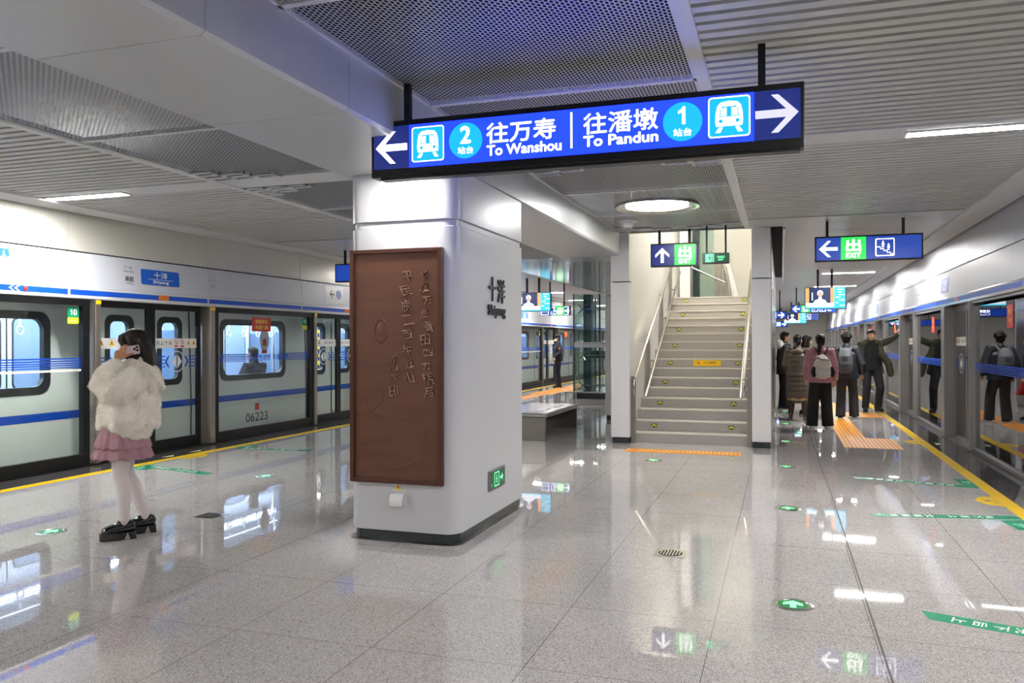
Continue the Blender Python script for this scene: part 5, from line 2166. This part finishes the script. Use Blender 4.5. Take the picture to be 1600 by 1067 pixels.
# -- man in black with a white hood, beside the stair wall
person('person in a black jacket with a white hood standing by the stair wall', (.06, 19.3), dgr(-70), 1.76,
       top=dict(mat=padk, puff=1.08, hem=.78, arm=.078), legs=dict(mat=M['blackcl']), shoe=(M['blackcl'], wsole), hair=short_hair, showface=True,
       extra=lambda t, D: fuse(MB().ball((0, -.1, 1.43), (.12, .07, .1), 14, 10).limb([(-.09, -.02, 1.42), (0, .05, 1.4), (.09, -.02, 1.42)], [.035, .035, .035], 10), 'hood', whitef, t, .01, 3, .004, 60))

# -- woman in the long brown padded coat
def boots(t, D):
    for i in (0, 1):
        k, a = Vector(D['knee'][i]), Vector(D['ankle'][i])
        b = MB().limb([k.lerp(a, .25), k.lerp(a, .6), a, a + Vector((0, 0, -.04))], [.062, .056, .045, .04], 12)
        b.limb([a + Vector((0, -.04, -.05)), a + Vector((0, .06, -.055)), a + Vector((0, .15, -.065))], [.036, .036, .025], 10)
        fuse(b, 'boot', mat('brown_boot', '3a2a22', .4), t, .009, 2)
    b = MB()
    rings = []
    for z, r in ((.72, .17), (.5, .19), (.4, .2)):
        rings.append([Vector((r * math.cos(q) * (1 + .05 * math.sin(6 * q)), r * .75 * math.sin(q) * (1 + .05 * math.sin(6 * q)), z)) for q in [j * math.pi / 16 for j in range(32)]])
    b.loft(rings)
    b.build('skirt', mat('tan_skirt', 'a88a5c', .8), t, smooth=True, solid=.006)


def puff_rings(b, D):
    for i in range(8):
        z = .5 + .095 * i
        r = .225 if z < .95 else .205
        b.limb([(0, 0, z), (0, 0, z + .05)], [(r, r * .78), (r, r * .78)], 20)


person('person in a long brown padded coat and boots seen from behind', (.3, 16.84), dgr(-14), 1.67,
       J=dict(ankle=[(-.13, -.03, .09), (.15, -.04, .09)], knee=[(-.1, .02, .49), (.12, .0, .49)], wri=[(-.2, .13, .98), (.2, .14, .98)]),
       top=dict(mat=pabr, puff=1.12, hem=.46, hemw=.2, arm=.085, hood=True, extra=puff_rings), hair=lambda b, c, R: tied_hair(b, c, R, .16), extra=boots)

# -- woman with long black hair and a red skirt
def redskirt(t, D):
    b = MB()
    rings = []
    for z, r in ((.9, .15), (.75, .2), (.5, .3)):
        rings.append([Vector((r * math.cos(q) * (1 + .07 * math.sin(9 * q)), r * .85 * math.sin(q) * (1 + .07 * math.sin(9 * q)), z)) for q in [j * math.pi / 24 for j in range(48)]])
    b.loft(rings)
    b.build('skirt', mat('red_skirt', 'c8323a', .7), t, smooth=True, solid=.006)


person('person with long black hair and a red skirt behind the brown coat', (.5, 18.2), dgr(-62), 1.66,
       top=dict(mat=M['navycl'], puff=1.02, hem=.84, arm=.07), legs=dict(mat=mat('white_tights', 'd6d2cf', .7), r=(.085, .06, .045)), shoe=(M['blackcl'], bsole), hair=lambda b, c, R: long_hair(b, c, R, .36), showface=True, extra=redskirt)

# -- girl in the pink fleece
P4 = (.66, 15.5)
pinkp = person('person in a pink fleece jacket and wide black trousers seen from behind', P4, dgr(6), 1.67,
               J=dict(ankle=[(-.15, -.02, .09), (.12, -.02, .09)], knee=[(-.12, .01, .49), (.1, .01, .49)], elb=[(-.23, -.02, 1.1), (.23, -.02, 1.1)], wri=[(-.235, .06, .88), (.25, .03, .86)]),
               top=dict(mat=pinkf, puff=1.06, hem=.83, arm=.08, fur=.006, fs=40), legs=dict(mat=M['blackcl'], r=(.1, .1, .105), over=.06), shoe=(wsole, wsole), hair=tied_hair)
# white furry backpack with dark side flaps (a thing of its own)
bp = thing('backpack', 'white furry backpack with two black flaps on the pink jacket', 'bag', (0, 0, 0))
b = MB()
b.limb([(0, -.24, .97), (0, -.25, 1.08), (0, -.24, 1.2), (0, -.21, 1.28)], [(.15, .075), (.165, .085), (.14, .075), (.08, .05)], 18)
b.ball((-.0, -.26, 1.0), (.185, .09, .09), 16, 10)
fuse(b, 'pouch', whitef, bp, .01, 3, .006, 40)
for s in (-1, 1):
    fuse(MB().limb([(s * .15, -.29, 1.1), (s * .165, -.305, 1.03), (s * .155, -.31, .96)], [(.026, .03), (.04, .034), (.036, .03)], 10), 'flap', M['blackcl'], bp, .009, 2)
for s in (-1, 1):
    b = MB()
    b.tube([(s * .02, -.19, 1.26), (s * .06, -.175, 1.36), (s * .11, -.12, 1.45), (s * .13, -.03, 1.47)], [(.013, .007)] * 4, 8)
    b.build('strap', M['blackcl'], bp, smooth=True)
fuse(MB().ball((-.06, -.25, 1.28), (.06, .045, .035), 12, 8).ball((.07, -.26, 1.24), (.06, .045, .03), 12, 8).ball((.0, -.29, 1.25), (.07, .04, .03), 12, 8), 'scrunched_top', mat('grey_fleece', 'b9b6b0', .95, bump=(80, .5)), bp, .009, 2)
bp.scale = pinkp.scale
bp.rotation_euler = pinkp.rotation_euler
bp.location = pinkp.location

# -- boy in the dark padded jacket
boy = person('person in a dark padded jacket walking toward the doors', (1.22, 17.35), dgr(-8), 1.7,
             J=dict(ankle=[(-.11, -.02, .09), (.13, .16, .09)], knee=[(-.1, .05, .49), (.12, .14, .49)], wri=[(-.26, .06, .88), (.28, .1, .9)], elb=[(-.26, -.05, 1.11), (.28, -.03, 1.1)]),
             top=dict(mat=panv, puff=1.12, hem=.82, arm=.09, hood=False), legs=dict(mat=mat('charcoal_trousers', '2b2a2e', .85), r=(.1, .09, .095), over=.04), shoe=(M['blackcl'], wsole), hair=curly_hair)
bp = thing('backpack', 'grey backpack with a dark printed patch on the dark padded jacket', 'bag', (0, 0, 0))
gry = mat('grey_backpack_cloth', '4d4e53', .7, bump=(60, .2))
b = MB()
b.limb([(.0, -.25, .98), (.0, -.27, 1.1), (.0, -.27, 1.25), (.0, -.24, 1.36)], [(.13, .07), (.145, .085), (.14, .08), (.11, .06)], 18)
fuse(b, 'pack', gry, bp, .01, 3)
b = MB().ball((0, -.35, 1.2), (.06, .006, .055), 16, 10).ball((-.03, -.35, 1.09), (.018, .006, .025), 10, 8).ball((.035, -.35, 1.09), (.018, .006, .025), 10, 8)
b.build('printed_patch', mat('dark_print', '26272c', .6), bp, smooth=True)
for s in (-1, 1):
    b = MB()
    b.tube([(s * .08, -.22, 1.36), (s * .11, -.1, 1.46), (s * .12, .0, 1.47)], [(.018, .008)] * 3, 8)
    b.build('strap', gry, bp, smooth=True)
bp.scale, bp.rotation_euler, bp.location = boy.scale, boy.rotation_euler, boy.location

# -- man in the olive coat leaning on the post
def open_coat(t, D):
    b = MB()
    for s in (-1, 1):
        k = 1.0 if s > 0 else 1.5
        b.limb([(s * .15, .0, 1.4), (s * .19, .03, 1.2), (s * .22 * k, .02, 1.0), (s * .25 * k, -.02, .78)], [(.06, .05), (.075, .1), (.07, .11), (.06, .1)], 12)
    b.limb([(0, -.1, 1.42), (0, -.12, 1.2), (-.02, -.13, .95), (-.04, -.13, .78)], [(.17, .05), (.2, .06), (.22, .06), (.24, .06)], 14)
    for i in (0, 1):
        s_, e_, w_ = (Vector(D[q][i]) for q in ('sho', 'elb', 'wri'))
        b.limb([Vector((s_.x * .5, -.04, 1.44)), s_, s_.lerp(e_, .5), e_, w_], [.075, .082, .075, .068, .056], 12)
    b.limb([(-.1, -.01, 1.47), (0, -.08, 1.48), (.1, -.01, 1.47)], [.035, .04, .035], 10)
    fuse(b, 'coat', olive, t, .011, 3)


person('person in an open olive coat leaning one arm on the steel post', (1.86, 19.35), dgr(181), 1.8,
       J=dict(sho=[(-.185, 0, 1.4), (.185, 0, 1.385)], elb=[(-.4, -.13, 1.5), (.26, -.04, 1.12)], wri=[(-.535, -.36, 1.58), (.28, .08, .9)], hdir=[(-.3, -.35, 1), (0, .3, -1)], hnor=[(-1, -.3, 0), (-1, .2, 0)],
              hip=[(-.1, 0, .9), (.08, 0, .9)], knee=[(-.17, .09, .5), (.09, .1, .5)], ankle=[(-.14, -.1, .09), (.11, .02, .09)], toe=[(-.5, 1, 0), (.1, 1, 0)], curl=.15),
       top=dict(mat=M['blackcl'], puff=.95, hem=.86, arm=.058), legs=dict(mat=mat('black_jeans', '191a20', .8), r=(.1, .082, .07)), shoe=(M['blackcl'], bsole), hair=lambda b, c, R: short_hair(b, c, R, 1.0), showface=True, extra=open_coat)

# -- guard
def guard_kit(t, D):
    c = Vector(D['hed'])
    b = MB()
    b.lathe((c.x, c.y - .01, c.z), [(.088, .035), (.095, .06), (.1, .1), (.098, .115), (.06, .125), (0, .127)], 24)
    b.prism(Fr((c.x, c.y + .06, c.z + .04), (1, 0, 0), (0, 1, -.25)), [(-.075, 0), (-.06, .06), (0, .08), (.06, .06), (.075, 0)][::-1], 0, .008)
    b.build('cap', M['navycl'], t, smooth=True)
    b = MB().ball(c + Vector((0, .045, -.05)), (.066, .068, .052), 16, 10)
    b.build('face_mask', mat('white_mask', 'e8eaec', .8), t, smooth=True)
    b = MB().ball(Vector(D['sho'][0]).lerp(Vector(D['elb'][0]), .45) + Vector((-.078, 0, 0)), (.012, .035, .045), 12, 8)
    b.build('arm_badge', mat('red_badge', 'c8604a', .6), t, smooth=True)
    b = MB().lathe((0, 0, .93), [(.178, 0), (.182, .0), (.182, .045), (.178, .045)], 28)
    o = b.build('belt', M['blackcl'], t, smooth=True)
    o.scale = (1, .78, 1)


person('person in dark guard uniform, cap and white face mask by the left doors', (-7.2, 26.6), dgr(110), 1.77,
       J=dict(elb=[(-.25, -.06, 1.12), (.25, -.06, 1.12)], wri=[(-.2, .12, .98), (.2, .1, .9)]), top=dict(mat=M['navycl'], puff=1.06, hem=.86, arm=.075), legs=dict(mat=M['navycl'], r=(.1, .085, .08)), shoe=(M['blackcl'], bsole), hair=lambda b, c, R: b.ball(c + Vector((0, -.035, .0)), (.074, .068, .07), 14, 10), showface=True, extra=guard_kit)

# -- passengers sitting in the train, backs to the platform
SIT = dict(pel=(0, 0, .55), hip=[(-.1, .05, .53), (.1, .05, .53)], knee=[(-.12, .42, .52), (.12, .42, .52)], ankle=[(-.12, .45, .1), (.12, .45, .1)], che=(0, -.02, .85), sho=[(-.185, -.02, 1.0), (.185, -.02, 1.0)],
           elb=[(-.24, .08, .75), (.24, .08, .75)], wri=[(-.12, .3, .68), (.12, .3, .68)], hdir=[(.4, 1, 0), (-.4, 1, 0)], hnor=[(0, 0, -1), (0, 0, -1)], nek=(0, -.01, 1.06), hed=(0, .03, 1.22))
person('person with short dark hair in a black coat sitting in the train', (TX - .42, 12.5), dgr(82), 1.74, J=SIT, top=dict(mat=M['blackcl'], puff=1.1, hem=.9, arm=.08), legs=dict(mat=M['navycl']), shoe=(M['blackcl'], bsole), hair=short_hair, base=.1)
person('person in a pale jacket sitting across the train aisle', (TX - 2.15, 13.1), dgr(-88), 1.7, J=SIT, top=dict(mat=mat('pale_jacket', 'cdd6de', .7), puff=1.08, hem=.9, arm=.08), legs=dict(mat=M['navycl']), shoe=(M['blackcl'], bsole), hair=short_hair, showface=True, base=.08)

# ================================================================== the woman on the phone
t = thing('person', 'person in a white furry jacket, pink skirt and white stockings phoning', 'person', (0, 0, 0))
HR = rotm(dgr(-12), dgr(-4), 0)
hc = Vector((.0, -.035, 1.525))
fur = mat('white_fake_fur', 'f7f0e3', .95, noise=(14, .07), bump=(130, .6))
fur.node_tree.nodes['Principled BSDF'].inputs['Sheen Weight'].default_value = .5
wo = dict(kneeL=(-.075, .06, .5), ankL=(-.08, .03, .14), kneeR=(.085, .02, .5), ankR=(.09, -.12, .14))
b = MB()
head(b, hc, HR, .95)
b.limb([(0, -.04, 1.2), (0, -.05, 1.36), hc + Vector((0, -.01, -.06))], [.055, .046, .044], 12)
b.limb([(0, .02, .88), (0, .0, 1.02), (0, -.03, 1.25)], [(.13, .1), (.11, .085), (.13, .09)], 16)
b.limb([(0, -.03, 1.28), (-.15, -.05, 1.31), (-.2, .17, 1.18), (-.135, .075, 1.385)], [.06, .045, .038, .024], 12)
b.limb([(0, -.03, 1.28), (.15, -.05, 1.31), (.22, -.05, 1.05), (.2, .08, .88)], [.06, .045, .038, .025], 12)
hand(b, (.2, .085, .87), (0, .5, -1), (-1, .2, 0), side=-1, curl=.5)
# left hand: palm up the side of the phone, fingers over its front end, thumb below
w = Vector((-.135, .08, 1.40))
b.limb([w, w + Vector((.0, -.005, .03)), w + Vector((-.002, -.012, .07))], [.024, .029, .03], 10)
for i, (yy, zz, L) in enumerate(((.022, 1.485, .066), (.04, 1.482, .07), (.057, 1.472, .064), (.072, 1.458, .05))):
    p0 = Vector((-.137, yy + .01, zz - .035))
    b.limb([p0, Vector((-.14, yy, zz)), Vector((-.136, yy - .006, zz + L * .45)), Vector((-.118, yy - .012, zz + L * .72)), Vector((-.1, yy - .014, zz + L * .62))], [.0095, .0095, .0088, .008, .0068], 8)
b.limb([w + Vector((.0, -.01, .02)), Vector((-.135, .03, 1.44)), Vector((-.132, -.01, 1.46)), Vector((-.128, -.035, 1.468))], [.015, .0135, .011, .0085], 8)
for s, k in ((-1, 'L'), (1, 'R')):
    b.limb([(s * .05, .02, .9), (s * .08, .03, .8), wo['knee' + k], Vector(wo['knee' + k]).lerp(Vector(wo['ank' + k]), .35) + Vector((0, -.015, 0)), wo['ank' + k]], [.085, .082, .052, .05, .033], 14)
    b.limb([Vector(wo['ank' + k]) + Vector((0, -.03, -.06)), Vector(wo['ank' + k]) + Vector((0, .12, -.07))], [.03, .026], 8)
skinw = mat('warm_skin', 'b9835f', .5, noise=(20, .05))
fuse(b, 'body', skinw, t, .0055, 2)
b = MB()
P = lambda x, y, z: hc + HR @ Vector((x, y, z))
face(t, hc, HR, .95)
# stockings
b = MB()
for s, k in ((-1, 'L'), (1, 'R')):
    kn, an = Vector(wo['knee' + k]), Vector(wo['ank' + k])
    hp = Vector((s * .08, .035, .78))
    b = MB()
    b.limb([hp.lerp(kn, .42), hp.lerp(kn, .7), kn, kn.lerp(an, .3) + Vector((0, -.018, 0)), kn.lerp(an, .65) + Vector((0, -.008, 0)), an, an + Vector((0, .0, -.05))], [.079, .07, .0585, .057, .047, .0385, .037], 18)
    fuse(b, 'stocking', mat('white_stocking', 'dcd0cf', .65, bump=(200, .1)), t, .008, 3)
# shoes
shb = mat('black_patent_leather', '101013', .18, spec=.6, coat=.4)
for s, k in ((-1, 'L'), (1, 'R')):
    an = Vector(wo['ank' + k])
    d = Vector((-.1 if s < 0 else -.05, 1, 0)).normalized()
    e = Vector((-d.y, d.x, 0))
    Q = lambda f, x, z: Vector((an.x, an.y, 0)) + d * f + e * x + Vector((0, 0, z))
    b = MB()
    b.limb([Q(-.045, 0, .1), Q(0, 0, .09), Q(.07, 0, .085), Q(.13, 0, .075)], [(.042, .05), (.044, .05), (.05, .045), (.05, .036)], 14)
    sh = fuse(b, 'shoe', shb, t, .007, 3)
    fz = Fr(Q(.04, 0, 0), d, e)
    out = [(x if x > 0 else x * .92, y) for x, y in [(.138 * math.copysign(abs(math.cos(q)) ** .7, math.cos(q)), .054 * math.copysign(abs(math.sin(q)) ** .75, math.sin(q))) for q in [j * math.pi / 16 for j in range(32)]]]
    so_ = MB()
    so_.prism(fz, [p for p in out], .004, .062)
    so_.prism(fz, [(max(x, -.02) * .97, y * .97) for x, y in out], 0, .02)
    so_.prism(fz, [(-.125, -.036), (-.05, -.046), (-.05, .046), (-.125, .036)], 0, .02)
    so_.build('platform_sole', shb, sh, smooth=True, ang=.5)
    st_ = MB()
    st_.tube([Q(.03, -.045, .115), Q(.035, -.02, .138), Q(.035, .02, .138), Q(.03, .045, .115)], .011, 8)
    st_.build('strap', shb, sh, smooth=True)
    mt = MB()
    for x in (-.02, .02):
        mt.ball(Q(.05, x, .142), .009, 10, 6)
    mt.tube([Q(.05, -.02, .142), Q(.052, 0, .147), Q(.05, .02, .142)], .004, 6)
    for x in (-.056, .056):
        f3 = Fr(Q(-.02, x, .032), d, (0, 0, 1))
        mt.prism(f3, [(-.022, -.03), (.026, -.03), (.0, .03)], -.003, .003)
    mt.build('silver_trim', M['steelb'], sh, smooth=True, ang=.4)
# skirt, two pleated tiers
skm = mat('pink_skirt_cloth', 'a67e88', .85, noise=(30, .06), bump=(120, .15))
sk = None
for (zt, zb, rt_, rb_, nm) in ((.9, .715, .15, .195, 'skirt'), (.77, .635, .165, .212, 'lower_ruffle')):
    rings = []
    for i in range(9):
        f_ = i / 8
        z = zt + (zb - zt) * f_
        r = rt_ + (rb_ - rt_) * f_ ** .8
        ring_ = []
        for j in range(120):
            q = 2 * math.pi * j / 120
            fold = 1 + f_ * (.055 * math.sin(13 * q + .5 + zt) + .035 * math.sin(21 * q + 1.3) + .02 * math.sin(5 * q))
            ring_.append(Vector((r * math.cos(q) * fold * .95, .035 + r * 1.02 * math.sin(q) * fold, z + f_ * .006 * math.sin(13 * q))))
        rings.append(ring_)
    o = MB().loft(rings).build(nm, skm, sk or t, smooth=True, solid=.005)
    sk = sk or o
# jacket
b = MB()
b.limb([(0, -.005, .93), (0, .0, 1.03), (0, -.005, 1.15), (0, -.03, 1.27), (0, -.05, 1.34)], [(.225, .205), (.225, .21), (.21, .185), (.185, .14), (.09, .085)], 24)
b.limb([(-.02, -.12, .93), (-.02, -.14, 1.1)], [(.17, .09), (.16, .08)], 16)
# left sleeve, raised
b.limb([(-.09, -.07, 1.28), (-.19, -.03, 1.25), (-.23, .06, 1.19), (-.235, .13, 1.19), (-.215, .165, 1.225), (-.18, .135, 1.3), (-.15, .095, 1.36)], [.1, .115, .118, .115, .108, .098, .072], 18)
# right sleeve, hanging
b.limb([(.09, -.06, 1.29), (.19, -.06, 1.26), (.24, -.06, 1.08), (.22, .05, .95)], [.1, .1, .098, .07], 16)
for i in range(7):
    q = -.4 + i * .9
    b.limb([(-.2 * math.cos(q), .2 * math.sin(q) - .005, .9), (-.19 * math.cos(q) , .19 * math.sin(q) - .02, 1.12)], [.045, .04], 8)
jk = fuse(b, 'jacket', fur, t, .009, 3, .0045, 55)
add_pile(jk, 26000, .014, .0016, 1)
b = MB()
b.limb([(-.1, .0, 1.39), (-.09, -.09, 1.4), (0, -.135, 1.4), (.09, -.09, 1.4), (.1, .0, 1.39)], [.035, .045, .05, .045, .035], 12)
b.limb([(-.02, -.13, 1.38), (-.03, -.185, 1.3), (-.03, -.225, 1.22)], [(.13, .05), (.14, .055), (.09, .04)], 16)
b.limb([(-.03, -.21, 1.24), (-.05, -.255, 1.185)], [(.08, .045), (.02, .02)], 12)
b.limb([(-.11, -.08, 1.37), (-.12, -.14, 1.27), (-.1, -.18, 1.17)], [.035, .045, .04], 12)
hd = fuse(b, 'hood', fur, t, .009, 3, .004, 55)
add_pile(hd, 7000, .013, .0016, 2)
b = MB()
b.tube([(-.125, -.06, 1.365), (-.16, -.075, 1.3), (-.215, -.07, 1.2), (-.245, -.07, 1.05)], .0045, 8)
b.tube([(-.11, .0, 1.36), (-.14, .06, 1.3)], .0045, 8)
b.build('drawstring', M['stwhite'], hd, smooth=True)
# hair
b = MB()
b.ball(P(0, -.022, .046), (.09, .108, .094), 20, 14, HR)
b.ball(P(0, .03, .07), (.072, .065, .052), 16, 10, HR)
b.ball(P(0, -.06, -.03), (.086, .085, .11), 18, 12, HR)
for x in (-.068, -.04, -.012, .015, .04, .068):
    b.limb([P(x, -.085, .03), P(x * 1.15, -.112, -.06), P(x * 1.15, -.125, -.15), P(x, -.12, -.235)], [.04, .045, .042, .03], 12)
for s in (-1, 1):
    b.limb([P(s * .06, .055, .06), P(s * .079, .045, -.0), P(s * .08, .02, -.08), P(s * .07, .0, -.17)], [.022, .024, .026, .018], 10)
    b.limb([P(s * .07, .0, .05), P(s * .085, -.02, -.04), P(s * .085, -.045, -.14), P(s * .07, -.06, -.2)], [.025, .03, .03, .02], 10)
    b.limb([P(s * .02, .085, .085), P(s * .05, .082, .055), P(s * .066, .066, .01)], [.016, .017, .012], 8)
fuse(b, 'hair', M['hairbr'], t, .0065, 2, .0025, 55)
FX, FY, FA = -4.975, 5.2, dgr(133)
t.rotation_euler = (0, 0, FA)
t.location = (FX, FY, 0)
# the phone is held, so it is a thing of its own
ph = thing('phone', 'pale pink phone held to the ear of the woman in white fur', 'phone', (0, 0, 0))
fp = Fr((-.118, -.012, 1.492), Vector((0, -1, .13)).normalized(), Vector((0, .13, 1)).normalized())
b = MB()
b.prism(fp, rrect(-.073, .073, -.036, .036, .012, 5), -.004, .005)
b.build('case', mat('pale_pink_case', 'd9bfc6', .3), ph, bev=.0015)
b = MB()
n_ = fp.n
sd = -.0045 if n_.x > 0 else .0055
for u, v in ((.056, .02), (.056, -.006), (.036, .007)):
    b.prism(fp, circ(u, v, .0095, 18), min(sd, sd - .003 if sd < 0 else sd), max(sd, sd + .003 if sd > 0 else sd))
b.build('camera_lens', mat('black_lens', '15151c', .1), ph)
ph.rotation_euler = (0, 0, FA)
ph.location = (FX, FY, 0)
